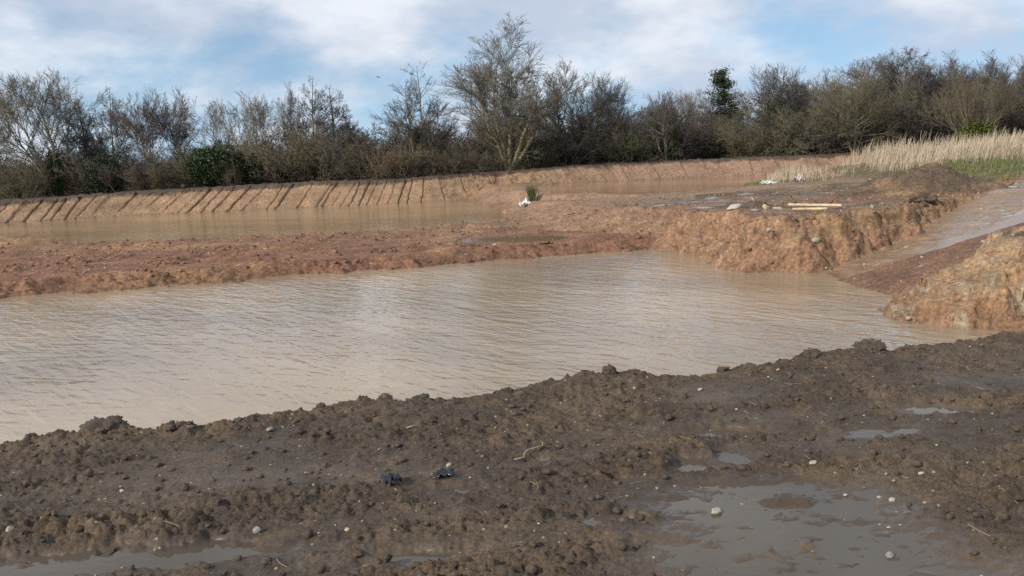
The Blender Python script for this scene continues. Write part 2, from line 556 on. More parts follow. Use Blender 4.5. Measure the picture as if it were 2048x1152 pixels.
# ------------------------------------------------------------------ pits, berm, plateau, ramp and knoll
W1, W3 = -2.5, -1.5
BERM = [(-90, 4), (-50, 16), (-30, 22.6), (-16.7, 27.4), (-12.3, 28.7), (-7.6, 30.3), (-4.1, 31.4), (-0.4, 32.8), (3.6, 33.9), (6.2, 34.2), (9, 36),
        (30, 40), (30, 90), (0, 90), (-4.6, 74.5), (-3.4, 72.0), (-1.2, 65.3), (-0.3, 58.5), (0.0, 54.7), (-0.6, 49), (-2.6, 46.9), (-5.6, 45.0), (-10.4, 43.5), (-15.3, 43.2),
        (-19.8, 42.4), (-23.6, 43.2), (-28, 48), (-40, 50), (-60, 46), (-95, 30)]
PLAT = [(0.4, 52.5), (-0.2, 47.5), (0.4, 41.5), (2.2, 37.6), (4.8, 35.3), (6.6, 33.4), (7.05, 31.5), (6.9, 28.9), (7.8, 27.7), (9.3, 27.1), (10.2, 27.0),
        (12.5, 27.4), (14.6, 28.2), (16.2, 29.6), (18.5, 30.6), (30, 30.5), (95, 22), (95, 90), (0, 90), (-2.5, 76), (-1.6, 70), (-0.3, 64), (0.3, 58)]
RPOND = [(2.0, 72), (2.4, 64), (3.4, 58.8), (6, 56.2), (8.9, 54.4), (12.2, 55.1), (16.0, 59.2), (19.5, 64.5), (24, 70), (40, 76), (60, 80), (60, 92), (6, 92)]
RAMP = [(9.8, 27.2), (9.9, 25.4), (10.0, 23.5), (10.3, 22.3), (12, 19.5), (40, 12), (80, 12), (80, 34), (17, 33)]
KNOLL = [(10.7, 22.1), (9.6, 21.0), (9.0, 19.9), (8.8, 19.1), (9.1, 18.5), (10, 18.05), (10.8, 17.7), (13, 17.0), (20, 15.2), (45, 12), (80, 12), (80, 20), (30, 22.4), (17, 22.9), (14, 23.0), (12.4, 22.8)]


FILM = [(8.0, 38.5, 3.0, 4.4, 0.0), (14.0, 46, 4.2, 5.4, 0.3), (18.5, 49, 5.0, 4.6, 0.2), (21.5, 34.8, 4.0, 2.6, 0.25), (27, 36.5, 6, 3.6, 0.2), (26, 41.5, 4, 1.8, 0.2), (22, 39.5, 2.5, 1.4, 0.2)]


def mid_height(x, y, full=False):
    wx = x + 0.5 * fbm(x * 0.45, y * 0.45, 3, s=70) + 0.07 * fbm(x * 2.2, y * 2.2, 2, s=73)
    wy = y + 0.5 * fbm(x * 0.45 + 4, y * 0.45, 3, s=76) + 0.07 * fbm(x * 2.2, y * 2.2 + 5, 2, s=79)
    z = np.full(x.shape, -3.7)
    lum = lumps(wx, wy, 0.55, 0.05, 0.32, 5, 0.5)
    lum2 = lumps(wx + 0.1, wy, 0.26, 0.03, 0.15, 6, 0.65)
    lum3 = lumps(wx, wy + 0.1, 0.14, 0.02, 0.085, 7, 0.7)
    rb = fbm(x * 2.6, y * 2.6, 4, 0.58, s=82)
    # berm
    dB = sdist(wx, wy, BERM)
    rise = sstep(46, 72, y) * 0.75 * sstep(-9, 0, x)
    topB = -2.1 + 0.10 * fbm(x * 0.3, y * 0.3, 3, s=86) + rise
    topB = topB + 0.6 * np.exp(-(((x + 25.2) / 3.2) ** 2 + ((y - 40.5) / 2.0) ** 2))
    topB = topB - 0.16 * np.exp(-(((x - 0.4) / 2.3) ** 2 + ((y - 35.5) / 1.3) ** 2))
    zB = np.minimum(topB, W1 + 0.42 * dB + 0.05 * rb)
    z = np.maximum(z, zB)
    # plateau with its cut face
    dP = sdist(wx, wy, PLAT)
    k = 0.30 + 0.85 * sstep(5.0, 7.6, x + 0.25 * (34 - y) * (y < 34)) * (1 - sstep(34, 38, y))
    k = np.maximum(k, 0.62 * sstep(50, 54, y))
    gully = np.abs(fbm(x * 0.7, y * 0.7, 3, s=90))
    topP = -0.80 + 0.031 * (x - 10) - 0.024 * (y - 30) + 0.06 * fbm(x * 0.35, y * 0.35, 3, s=93)
    topP = np.minimum(topP, -0.25)
    faceP = W1 + k * (dP + (0.14 * gully + 0.08 * rb) * sstep(0.2, 1.5, k))
    faceP = faceP + 0.06 * sstep(0.6, 1.2, k) * fbm(x * 1.6, y * 1.6, 3, s=96) * sstep(0, 0.3, dP)
    zP = np.minimum(topP, faceP)
    onplat = sstep(0.0, 0.12, faceP - topP)
    face = (zP > z) & (faceP < topP)
    z = np.maximum(z, zP)
    # ramp and the sloping side next to it
    dR = sdist(wx, wy, RAMP)
    s_ = x - 10.0
    slope = W1 + 0.06 + 0.36 * s_
    trk = W1 + 0.235 * s_
    edge = y - (25.35 - 0.22 * s_)
    tmask = sstep(-0.25, 0.25, edge + 0.15 * fbm(x * 0.9, y * 0.9, 2, s=99))
    zr = slope * (1 - tmask) + trk * tmask
    zr = np.minimum(zr, -0.62 + 0.02 * s_)
    ruts = np.sin((y * 1.0 + 0.30 * x + 0.25 * fbm(x, y, 2, s=101)) * 9.0) * 0.022 * (1 - tmask)
    zr = zr + ruts + np.where(dR < 0, dR * 0.45, 0)
    rampm = (zr > z) & (dR > -1.5)
    z = np.where(dR > -3, np.maximum(z, zr), z)
    # knoll
    dK = sdist(wx, wy, KNOLL)
    topK = np.minimum(-0.66, -2.02 + 0.40 * (x - 9.7) + 0.25 * sstep(11.4, 12.6, x)) + 0.10 * fbm(x * 0.9, y * 0.9, 3, s=104)
    fK = W1 + 0.98 * (dK + 0.35 * np.abs(fbm(x * 0.9, y * 0.9, 3, s=107)) + 0.06 * rb) + 0.12 * fbm(x * 1.4, y * 1.4, 3, s=108) * sstep(0, .4, dK)
    zK = np.minimum(topK, fK)
    knollm = (zK > z)
    ktop = knollm & (fK > topK) & (x > 11.6)
    z = np.maximum(z, zK)
    # back pond cut into the plateau
    dC = sdist(wx, wy, RPOND)
    z = np.where(dC > -3, np.minimum(z, np.maximum(W3 - 0.28 * dC, -2.4)), z)
    rim = sstep(-3.2, -1.6, dC) * (1 - sstep(-0.4, 0.0, dC))
    z = np.where((dC < 0) & (dC > -3.2), np.maximum(z, -2.6 + rim * (1.13 + 0.22 * np.clip(-dC, 0, 0.8))), z)
    pr_ = np.sqrt(((x - 0.2 + 0.35 * rb) / 2.8) ** 2 + ((y - 36.6 + 0.25 * rb) / 1.75) ** 2)
    z = np.where(pr_ < 1.6, np.maximum(z, np.minimum(-2.06, W1 + 0.42 * dB)), z)
    z = np.where(pr_ < 1.0, -2.06 - 0.22 * (1 - sstep(0.78, 1.0, pr_)), z)
    # spoil mound on the plateau
    mx, my = (wx - 17.4) / 3.9, (wy - 36.2) / 2.7
    mr = np.sqrt(mx * mx + my * my)
    md = 1.02 * (1 - sstep(0.12, 1.05, mr)) * (1 + 0.18 * fbm(x * 0.8, y * 0.8, 3, s=110))
    md = md + 0.22 * np.exp(-(((x - 15.2) / 1.0) ** 2 + ((y - 33.6) / 0.7) ** 2))
    heap = 0.36 * np.exp(-(((x - 9.25) / 0.62) ** 2 + ((y - 32.3) / 0.5) ** 2))
    z = z + md + heap
    mound = sstep(0.05, 0.22, md)
    heapm = sstep(0.04, 0.15, heap)
    # banks for reeds and grass
    gr = 0.55 * sstep(0, 4, x - 20.5 - 0.1 * (y - 46)) * sstep(43, 49, y) + 0.30 * sstep(0, 3, x - 23) * sstep(39.5, 43, y)
    z = z + np.where(dC < 0, gr, 0) * sstep(0, 3, -dC)
    # surface roughness
    flatm = np.clip(onplat * (zP >= z - 0.02) + 0, 0, 1) * (1 - mound) * (1 - heapm)
    film = np.zeros_like(x)
    fm = fbm(x * 0.7, y * 0.9, 3, s=330)
    for cx_, cy_, a_, b_, rr_ in FILM:
        u_ = (x - cx_) * math.cos(rr_) + (y - cy_) * math.sin(rr_) + 0.5 * fm
        v_ = -(x - cx_) * math.sin(rr_) + (y - cy_) * math.cos(rr_) + 0.8 * fm
        film = np.maximum(film, sstep(0.0, 0.15, 1 - np.sqrt((u_ / a_) ** 2 + (v_ / b_) ** 2)))
    film = film * flatm
    trackm = tmask * rampm * sstep(0, 0.5, dR)
    smooth = np.maximum(flatm * sstep(-0.05, 0.3, fbm(x * 0.35, y * 0.8, 3, s=113)), trackm)
    rubble = sstep(-0.15, 0.35, fbm(x * 0.5, y * 0.5, 3, s=116)) * 0.8 + 0.25
    rubble = np.where(face, rubble * 1.1 + 0.35, rubble)
    rubble = rubble + 0.6 * mound
    rubble = np.where(knollm, 0.55 + 0.5 * rubble, rubble)
    rubble = np.where(rampm & ~knollm, 0.16, rubble)
    amp = np.where(pr_ < 1.35, 0.15, 1.0) * rubble * (1 - np.maximum(np.maximum(0.70 * smooth, 0.97 * film), 0.97 * trackm))
    z = z + amp * (0.30 * lum + 0.42 * lum2 + 0.5 * lum3 + 0.055 * rb)
    # caterpillar tracks on the berm running up to the plateau
    tr = np.sin((y - 0.28 * x) * 8.5 + 1.2 * fbm(x * 0.3, y * 0.5, 2, s=119)) * 0.05 * sstep(0.0, 0.5, fbm(x * 0.12, y * 0.3, 2, s=121) + 0.15)
    z = z + np.where((dB > 1.2) & (z < -1.2) & (x < 6), tr, 0)
    if full:
        return z, dict(dB=dB, dP=dP, face=face, flat=flatm, smooth=smooth, film=film, ramp=rampm & ~knollm, track=trackm, knoll=knollm, ktop=ktop, mound=mound, heap=heapm, dC=dC, k=k, faceP=faceP, topP=topP)
    return z


ym = np.concatenate([np.linspace(13, 17.2, 8), np.arange(17.3, 24, 0.085), np.arange(24, 26.3, 0.08), np.arange(26.35, 32.2, 0.045), np.arange(32.25, 34.5, 0.08), np.arange(34.6, 48, 0.11), np.arange(48.1, 64, 0.24), np.linspace(64.4, 92, 40)])
hwm = 0.66 * ym + 3.0
ncm = 740
mx_, my_ = ring_grid(ym, hwm, ncm)
mz_, A = mid_height(mx_, my_, True)
# steep faces break up sideways as well as upwards
st_ = ((A['face'] & (A['k'] > 0.6)) | A['knoll']).astype(float).reshape(len(ym), ncm)
kr = np.array([0.25, 0.5, 0.25])
for _ in range(3):
    st_ = np.apply_along_axis(lambda v: np.convolve(v, kr, 'same'), 0, st_)
    st_ = np.apply_along_axis(lambda v: np.convolve(v, kr, 'same'), 1, st_)
st_ = st_.ravel() * sstep(W1 - 0.3, W1 + 0.25, mz_)
qx, qz = mx_ + 0.35 * my_, mz_ * 1.15 - 0.25 * my_
qx2, qz2 = qx + 0.10 * fbm(qx * 3, qz * 3, 2, s=311), qz + 0.10 * fbm(qx * 3 + 4, qz * 3, 2, s=313)
rel_ = 0.14 * fbm(qx * 1.5, qz * 2.2, 4, 0.6, s=315) + 0.35 * lumps(qx2, qz2 * 1.5, 0.42, 0.05, 0.24, 11, 0.4) + 0.4 * lumps(qx2 + 3, qz2 * 1.5, 0.17, 0.03, 0.10, 12, 0.5) + 0.05 * fbm(qx * 7, qz * 7, 2, s=319)
px_, py_, pz_ = mx_ - 0.35 * rel_ * st_, my_ - 0.85 * rel_ * st_, mz_ + 0.25 * rel_ * st_
me = np_mesh('terrain', np.stack([px_, py_, pz_], 1), grid_faces(len(ym), ncm))


def blend(c, m, rgb):
    m = np.clip(np.asarray(m, float), 0, 1)[:, None]
    return c * (1 - m) + np.array(rgb) * m


big = fbm(mx_ * 0.22, my_ * 0.22, 4, s=130)
med = fbm(mx_ * 0.9, my_ * 0.9, 4, s=134)
soil = np.tile(np.array([0.255, 0.138, 0.088]), (len(mx_), 1))
soil = blend(soil, sstep(-0.2, 0.6, med), (0.20, 0.105, 0.068))
soil = blend(soil, sstep(34, 52, my_) * 0.75, (0.32, 0.22, 0.15))
soil = blend(soil, sstep(0.25, 0.7, big) * 0.5, (0.40, 0.25, 0.13))
soil = blend(soil, np.exp(-(((mx_ + 25.2) / 2.6) ** 2 + ((my_ - 40.0) / 1.5) ** 2)) * sstep(-0.2, 0.3, med), (0.48, 0.32, 0.14))
soil = blend(soil, (1 - sstep(0.1, 1.4, A['dB'])) * sstep(-0.1, 0.4, big + 0.2) * 0.55, (0.17, 0.095, 0.06))
fc = A['face'] & (A['k'] > 0.6)
hrel = np.clip((mz_ - W1) / 1.7, 0, 1)
soil = blend(soil, fc, (0.30, 0.185, 0.118))
soil = blend(soil, fc * sstep(0.45, 0.95, hrel + 0.25 * med) * sstep(6.5, 11, mx_) * 0.6, (0.31, 0.215, 0.125))
soil = blend(soil, fc * sstep(0.30, 0.6, fbm(mx_ * 1.3, my_ * 0.9, 3, s=140)) * 0.7, (0.22, 0.14, 0.10))
soil = blend(soil, fc * sstep(0.4, 0.7, fbm(mx_ * 2.3, my_ * 2, 3, s=143)) * 0.45, (0.42, 0.31, 0.20))
soil = blend(soil, (A['face'] & (A['k'] <= 0.6)) * 0.7, (0.29, 0.19, 0.125))
soil = blend(soil, A['flat'] * (0.55 + 0.3 * sstep(5, 9, mx_)) * (1 - 0.6 * sstep(44, 52, my_)), (0.25, 0.175, 0.118))
soil = blend(soil, A['flat'] * sstep(0.0, 0.5, fbm(mx_ * 0.7, my_ * 1.2, 3, s=146)) * 0.7 * sstep(6, 9, mx_) * (1 - sstep(40, 48, my_)), (0.13, 0.095, 0.07))
soil = blend(soil, A['ramp'], (0.20, 0.118, 0.08))
soil = blend(soil, A['track'], (0.30, 0.215, 0.15))
kz = sstep(-2.3, -1.2, mz_ + 0.3 * med)
soil = blend(soil, A['knoll'], (0.30, 0.185, 0.115))
soil = blend(soil, A['knoll'] * kz * 0.85, (0.40, 0.285, 0.175))
soil = blend(soil, A['knoll'] * sstep(0.25, 0.6, fbm(mx_ * 1.1, my_ * 1.1, 4, s=150)) * 0.7, (0.36, 0.32, 0.235))
soil = blend(soil, A['knoll'] * sstep(0.25, 0.6, fbm(mx_ * 1.4 + 5, my_ * 1.4, 4, s=155)) * 0.6, (0.25, 0.135, 0.08))
soil = blend(soil, A['ktop'] * sstep(-0.95, -0.72, mz_), (0.12, 0.095, 0.07))
soil = blend(soil, np.maximum(A['mound'], A['heap']), (0.125, 0.092, 0.066))
soil = blend(soil, A['mound'] * sstep(0.15, 0.5, fbm(mx_ * 0.8, my_ * 0.8, 4, s=160)) * 0.6, (0.24, 0.16, 0.095))
soil = blend(soil, A['mound'] * np.exp(-(((mx_ - 15.2) / 0.9) ** 2 + ((my_ - 33.6) / 0.7) ** 2)), (0.42, 0.29, 0.16))
grass_m = sstep(0, 2, mx_ - 20.5 - 0.1 * (my_ - 46)) * sstep(41.5, 44, my_)
soil = blend(soil, grass_m * 0.8, (0.11, 0.10, 0.05))
film = A['film']
soil = blend(soil, film * 0.6, (0.25, 0.185, 0.135))
strip = np.exp(-((my_ - (26.55 + 0.10 * (mx_ - 10))) / 1.15) ** 2) * A['track']
wet = np.clip(0.92 * film + 1.0 * strip + 0.06 + 0.20 * A['smooth'] + 0.25 * (1 - sstep(0, 0.25, np.abs(mz_ - W1))) + 0.55 * A['track'] - 0.05 * A['ramp'] - 0.2 * A['mound'], 0, 1)
soil = soil * np.array([0.92, 0.87, 0.81])
add_attr(me, 'soil', soil)
add_attr(me, 'wet', wet)
tag(obj('terrain', me, M['earth']), kind='structure')


def zmid(x, y):
    return float(mid_height(np.array([x], float), np.array([y], float))[0])


def zfg(x, y):
    return float(fg_height(np.array([x], float), np.array([y], float))[0])


# ------------------------------------------------------------------ far embankment
TOE = [(-140, 20), (-95, 36), (-60, 54), (-38.9, 65.3), (-31.9, 69.2), (-20.2, 71.2), (-7.2, 73.5), (-1, 76.2), (8.6, 80.3), (18.2, 81.5), (32.3, 81), (50, 79), (75, 74), (110, 66)]
CREST = [(-140, -1.2), (-60, -1.1), (-38.9, -0.95), (-31.9, -0.80), (-20.2, -0.52), (-7.2, -0.50), (-1, -0.30), (8.6, 0.0), (18.2, 0.1), (32.3, 0.2), (75, 0.4), (110, 0.5)]
FLOORZ = [(-140, -3.4), (-12, -3.4), (-2, -2.9), (6, -2.4), (110, -2.4)]
tx, ty = np.array([p[0] for p in TOE], float), np.array([p[1] for p in TOE], float)
xs = np.concatenate([np.linspace(-140, -50, 120)[:-1], np.arange(-50, 0, 0.045), np.arange(0, 56, 0.09), np.linspace(56, 110, 80)])
# smooth the toe line
xf = np.linspace(-140, 110, 1000)
yf = np.interp(xf, tx, ty)
ker = np.hanning(41); ker /= ker.sum()
yf = np.convolve(np.pad(yf, 20, mode='edge'), ker, 'valid')
toe_y = np.interp(xs, xf, yf)
toe_y = toe_y + 0.35 * fbm(xs * 0.12, xs * 0 + 3.3, 3, s=170)
slope_x = np.gradient(toe_y, xs)
nx, ny = -slope_x / np.sqrt(1 + slope_x ** 2), 1 / np.sqrt(1 + slope_x ** 2)
cz = np.interp(xs, [p[0] for p in CREST], [p[1] for p in CREST]) + 0.07 * fbm(xs * 0.15, xs * 0 + 8.1, 3, s=173)
fz = np.interp(xs, [p[0] for p in FLOORZ], [p[1] for p in FLOORZ])
wz = np.where(xs < -2, -2.5, np.where(xs > 4, -1.5, -2.5 + (xs + 2) / 6))
SL = 1.05                                              # horizontal run per metre of height
nrow = 40
tt = np.linspace(0, 1, nrow)
Z = fz[None, :] + (cz - fz)[None, :] * tt[:, None]
off = (Z - wz[None, :]) * SL
# bucket strokes: slanting panels between grooves
rg = np.random.default_rng(5)
gpos = []
s0 = -52.0
while s0 < 56:
    gpos.append((s0, 0.25 + 0.8 * rg.random() if s0 < -6 else rg.uniform(0.0, 0.40), rg.normal(0, 0.07), rg.uniform(0.03, 0.065)))
    s0 += min(2.4, max(0.35, rg.lognormal(0.0, 0.36))) * (1.0 if s0 < -6 else 1.25)
lean0 = np.interp(xs, [-60, -34, -22, -12, -4, 4, 12, 40], [0.15, 0.75, 0.85, 0.45, 0.15, -0.5, -0.30, -0.10])
hh = (Z - wz[None, :])
Xc = xs[None, :] - lean0[None, :] * hh * 1.15          # coordinate that is constant along a stroke
disp = np.zeros_like(Z)
slump = np.exp(-((xs - 0.5) / 4.2) ** 2)[None, :] * np.ones_like(Z)
wob = 0.06 * fbm((xs[None, :] * 1.2 + 0 * Z).ravel(), (Z * 3.0).ravel(), 3, s=176).reshape(Z.shape)
for i, (gp, dep, ln, gw) in enumerate(gpos):
    nxt = gpos[i + 1][0] if i + 1 < len(gpos) else gp + 1.5
    q = Xc - gp - ln * hh + wob
    part = np.clip(1.3 - np.abs((hh - rg.uniform(0.2, 1.8)) / rg.uniform(0.8, 2.2)), 0, 1) if rg.random() < 0.4 else 1.0
    disp -= 0.20 * dep * part * np.exp(-(q / gw) ** 2)
    inside = (q > 0) & (q < nxt - gp)
    disp += np.where(inside, rg.uniform(-0.05, 0.05) + 0.07 * (q / (nxt - gp) - 0.5), 0)
for _ in range(4):                                     # places where the face has slumped and buried the strokes
    cs = rg.uniform(-45, 0)
    disp *= 1 - 0.85 * np.exp(-((xs - cs) / rg.uniform(0.5, 1.6)) ** 2)[None, :] * np.clip(1.2 - hh / rg.uniform(0.5, 1.8), 0, 1)
disp *= (1 - 0.75 * slump)
sx, sz = (xs[None, :] + 0 * Z).ravel(), Z.ravel()
rough_b = fbm(sx * 1.1, sz * 2.2, 4, 0.55, s=180).reshape(Z.shape)
disp += 0.035 * rough_b
lb = lumps(sx, sz * 1.3, 0.5, 0.06, 0.28, 8, 0.6).reshape(Z.shape)
disp += slump * (0.55 * lb + 0.12 * rough_b)
crestm = sstep(0.80, 0.97, tt)[:, None] * np.ones_like(Z)
lc = lumps(sx, sz * 1.5 + 7, 0.32, 0.03, 0.16, 9, 0.6).reshape(Z.shape)
disp += crestm * (0.55 * lc + 0.05 * rough_b)
# displacement pushes out along the face normal (towards the pond and up)
cn, sn = 1 / math.sqrt(1 + SL * SL), SL / math.sqrt(1 + SL * SL)
BX = xs[None, :] + nx[None, :] * (off - disp * cn)
BY = toe_y[None, :] + ny[None, :] * (off - disp * cn)
BZ = Z + disp * sn
rows = [np.stack([BX, BY, BZ], 2)]
back = [0.15, 0.35, 0.6, 0.9, 1.3, 1.8, 2.5, 3.5, 5, 8, 13, 22, 40, 80]
for k_, bd in enumerate(back):
    bn = 0.10 * fbm(xs * 1.3, xs * 0 + bd * 1.3, 3, s=185) + 0.3 * lumps(xs, xs * 0 + bd, 0.4, 0.04, 0.2, 10, 0.6) * (bd < 4)
    zb = cz + 0.04 * min(bd, 1.0) + bn * min(1, bd * 2) - 0.02 * max(0, bd - 1.5)
    o_ = off[-1] + bd
    rows.append(np.stack([xs + nx * o_, toe_y + ny * o_, zb], 1)[None])
R_ = np.concatenate(rows, 0)
nr = R_.shape[0]
me = np_mesh('embankment', R_.reshape(-1, 3), grid_faces(nr, len(xs)))
fl = R_.reshape(-1, 3)
tone = fbm(fl[:, 0] * 0.35, fl[:, 2] * 1.5, 4, s=190)
soil = np.tile(np.array([0.385, 0.255, 0.158]), (len(fl), 1))
soil = blend(soil, sstep(-0.1, 0.5, tone) * 0.6, (0.33, 0.205, 0.125))
soil = blend(soil, sstep(4, 14, fl[:, 0]) * 0.75, (0.335, 0.215, 0.155))
rel = np.ones((nr, len(xs)))
rel[:nrow] = ((Z - wz[None, :]) / (cz - wz)[None, :])
rel = rel.ravel()
soil = blend(soil, sstep(0.80, 0.93, rel + 0.10 * tone + 0.04 * fbm(fl[:, 0] * 2, fl[:, 2] * 2, 2, s=195)), (0.125, 0.088, 0.065))
soil = blend(soil, (1 - sstep(0.02, 0.10, rel)) * 0.5, (0.30, 0.18, 0.10))
soil = soil * np.array([0.79, 0.78, 0.77])
add_attr(me, 'soil', soil)
add_attr(me, 'wet', np.clip(0.15 + 0.3 * (1 - sstep(0, 0.12, rel)), 0, 1))
tag(obj('embankment', me, M['bank']), kind='structure')


def zbank(x):
    return float(np.interp(x, [p[0] for p in CREST], [p[1] for p in CREST]))


# wide ground sheet to the horizon, below everything built above
gq = np.array([[-3000, -600, -4.4], [3000, -600, -4.4], [3000, 80, -4.4], [-3000, 80, -4.4], [3000, 175, -2.4], [-3000, 175, -2.4], [3000, 5000, -2.4], [-3000, 5000, -2.4]], float)
me = np_mesh('field', gq, np.array([[0, 1, 2, 3], [3, 2, 4, 5], [5, 4, 6, 7]]), smooth=False)
tag(obj('field', me, M['ground_far']), kind='structure')


# ------------------------------------------------------------------ water
def sheet(name, pts, z, mat):
    V = np.array([(x, y, z) for x, y in pts], float)
    bm_me = bpy.data.meshes.new(name)
    bm_me.from_pydata([tuple(v) for v in V], [], [list(range(len(V)))])
    return tag(obj(name, bm_me, mat), kind='structure')


sheet('pond_water', [(-80, 2), (-20, 2), (30, 5), (30, 18), (13, 24), (12, 28.5), (9, 31), (7.5, 35.5), (4, 35.8), (-4, 34.2), (-12, 32), (-30, 27), (-80, 16)], W1, M['pond_near'])
sheet('pond_water', [(-110, 34), (-60, 44), (-40, 47), (-28, 45.5), (-23.6, 40.5), (-15, 41), (-5.6, 42.6), (-1, 45), (2, 50), (2, 60), (1, 68), (-2, 80), (-40, 80), (-110, 60)], W1, M['pond_far'])
sheet('pond_water', [(1.4, 68), (2.0, 60), (5, 55), (8.9, 53.2), (13, 53.8), (17, 58.2), (22, 64), (30, 70), (64, 76), (64, 90), (0, 90), (1.0, 76)], W3, M['pond_back'])


def blob_sheet(name, cx, cy, a, b, rot, z, mat, seed):
    th = np.linspace(0, 2 * PI, 36, endpoint=False)
    r = 1 + 0.25 * fbm(np.cos(th) * 1.3 + seed, np.sin(th) * 1.3, 2, s=200)
    ux, uy = np.cos(th) * a * r, np.sin(th) * b * r
    x, y = cx + ux * math.cos(rot) - uy * math.sin(rot), cy + ux * math.sin(rot) + uy * math.cos(rot)
    V = np.concatenate([np.stack([x, y, np.full(36, z)], 1), [[cx, cy, z]]])
    tr_ = np.stack([np.arange(36), (np.arange(36) + 1) % 36, np.full(36, 36)], 1)
    return tag(obj(name, np_mesh(name, V, tris=tr_), mat), kind='structure')


blob_sheet('puddle_water', 0.2, 36.6, 2.9, 1.95, 0.0, -2.10, M['puddle_mid'], 1)


# ------------------------------------------------------------------ plants
def norm(v):
    return v / np.maximum(np.linalg.norm(v, axis=-1, keepdims=True), 1e-9)


def tubes(pts, rad, sides):
    """pts (N,K,3), rad (N,K) -> verts, quads"""
    N, K, _ = pts.shape
    tan = np.empty_like(pts)
    tan[:, 1:-1] = pts[:, 2:] - pts[:, :-2]
    tan[:, 0] = pts[:, 1] - pts[:, 0]
    tan[:, -1] = pts[:, -1] - pts[:, -2]
    tan = norm(tan)
    ref = np.where(np.abs(tan[..., 2:3]) > 0.9, np.array([1.0, 0, 0]), np.array([0, 0, 1.0]))
    u = norm(np.cross(tan, ref))
    v = np.cross(tan, u)
    a = np.arange(sides) * 2 * PI / sides
    ring = pts[:, :, None, :] + rad[:, :, None, None] * (u[:, :, None, :] * np.cos(a)[None, None, :, None] + v[:, :, None, :] * np.sin(a)[None, None, :, None])
    V = ring.reshape(-1, 3)
    n_, k_, s_ = np.meshgrid(np.arange(N), np.arange(K - 1), np.arange(sides), indexing='ij')
    b0 = (n_ * K + k_) * sides
    s1 = (s_ + 1) % sides
    q = np.stack([b0 + s_, b0 + s1, b0 + sides + s1, b0 + sides + s_], -1).reshape(-1, 4)
    return V, q


def cones(pts, rad, fat=1.6):
    """last twigs: three-sided spikes from the first to the last point"""
    N = len(pts)
    a, b = pts[:, 0], pts[:, -1]
    t = norm(b - a)
    ref = np.where(np.abs(t[:, 2:3]) > 0.9, np.array([1.0, 0, 0]), np.array([0, 0, 1.0]))
    u = norm(np.cross(t, ref))
    v = np.cross(t, u)
    r = rad[:, 0:1] * fat
    V = np.stack([a + u * r, a + (-0.5 * u + 0.866 * v) * r, a + (-0.5 * u - 0.866 * v) * r, b], 1).reshape(-1, 3)
    i = np.arange(N)[:, None] * 4
    T_ = np.concatenate([i + np.array([[0, 1, 3]]), i + np.array([[1, 2, 3]]), i + np.array([[2, 0, 3]])])
    return V, T_


def grow(rng, S, D, L, R, spec):
    """branch levels grown side by side; returns [(pts, rad)] for each level"""
    out = []
    for lv, p in enumerate(spec):
        K = p['seg'] + 1
        n = len(L)
        pts = np.empty((n, K, 3))
        d, pos = norm(D), S.copy()
        trop = np.array([0, 0, p.get('up', 0.0)])
        for k in range(K):
            pts[:, k] = pos
            d = norm(d + p['wob'] * rng.normal(size=(n, 3)) + trop)
            pos = pos + d * (L / p['seg'])[:, None]
        t = np.linspace(0, 1, K)[None, :]
        rad = R[:, None] * (1 - (1 - p.get('tip', 0.25)) * t)
        out.append((pts, rad))
        if lv == len(spec) - 1:
            break
        m = p['kids']
        t0, t1 = p.get('t0', 0.2), p.get('t1', 1.0)
        tt_ = t0 + (t1 - t0) * (np.arange(m)[None, :] + rng.random((n, m))) / m
        f = np.clip(tt_ * (K - 1), 0, K - 1.001)
        i0 = f.astype(int)
        w = (f - i0)[..., None]
        idx = np.arange(n)[:, None]
        a, b = pts[idx, i0], pts[idx, i0 + 1]
        st = a * (1 - w) + b * w
        tg = norm(b - a)
        pr = rad[idx, i0]
        ref = norm(rng.normal(size=(n, m, 3)))
        pu = norm(np.cross(tg, ref))
        ang = np.radians(p['ang'] + p.get('angv', 10) * rng.normal(size=(n, m)))
        ang = ang * (1 - p.get('close', 0.25) * tt_)
        cd = tg * np.cos(ang)[..., None] + pu * np.sin(ang)[..., None]
        sh = p.get('shape', 'even')
        if sh == 'cone':
            fs = 1.05 - 0.85 * tt_
        elif sh == 'round':
            fs = 0.45 + 0.75 * np.sin(np.clip((tt_ - t0) / (t1 - t0), 0, 1) * PI * 0.85 + 0.25)
        else:
            fs = 1.0 - 0.35 * tt_
        cl = L[:, None] * p['ratio'] * fs * rng.uniform(1 - p.get('lenv', 0.3), 1 + p.get('lenv', 0.3), (n, m))
        cr = np.minimum(pr * p.get('rr', 0.6), np.maximum(cl * p.get('rl', 0.015), 0.0085))
        keep = np.ones(n * m, bool)
        if lv >= 1:
            keep = (rng.random((n, m)) < np.clip(L[:, None] / (0.95 * np.percentile(L, 70)), 0.12, 1.0)).ravel()
        S, D, L, R = st.reshape(-1, 3)[keep], cd.reshape(-1, 3)[keep], cl.ravel()[keep], np.maximum(cr.ravel(), 0.0085)[keep]
    return out


def plant_meshes(name, rng, S, D, L, R, spec, split=2, sides=(7, 5, 4, 3, 3, 3)):
    lev = grow(rng, np.array(S, float), np.array(D, float), np.array(L, float), np.array(R, float), spec)
    res = []
    for part in (range(0, split), range(split, len(lev))):
        VV, QQ, TT, nv = [], [], [], 0
        for i in part:
            if i == len(lev) - 1:
                V, t3 = cones(*lev[i])
                TT.append(t3 + nv)
            else:
                V, q = tubes(lev[i][0], lev[i][1], sides[i])
                QQ.append(q + nv)
            VV.append(V); nv += len(V)
        res.append(np_mesh(name, np.concatenate(VV), np.concatenate(QQ), np.concatenate(TT) if TT else None))
    return res[0], res[1], lev


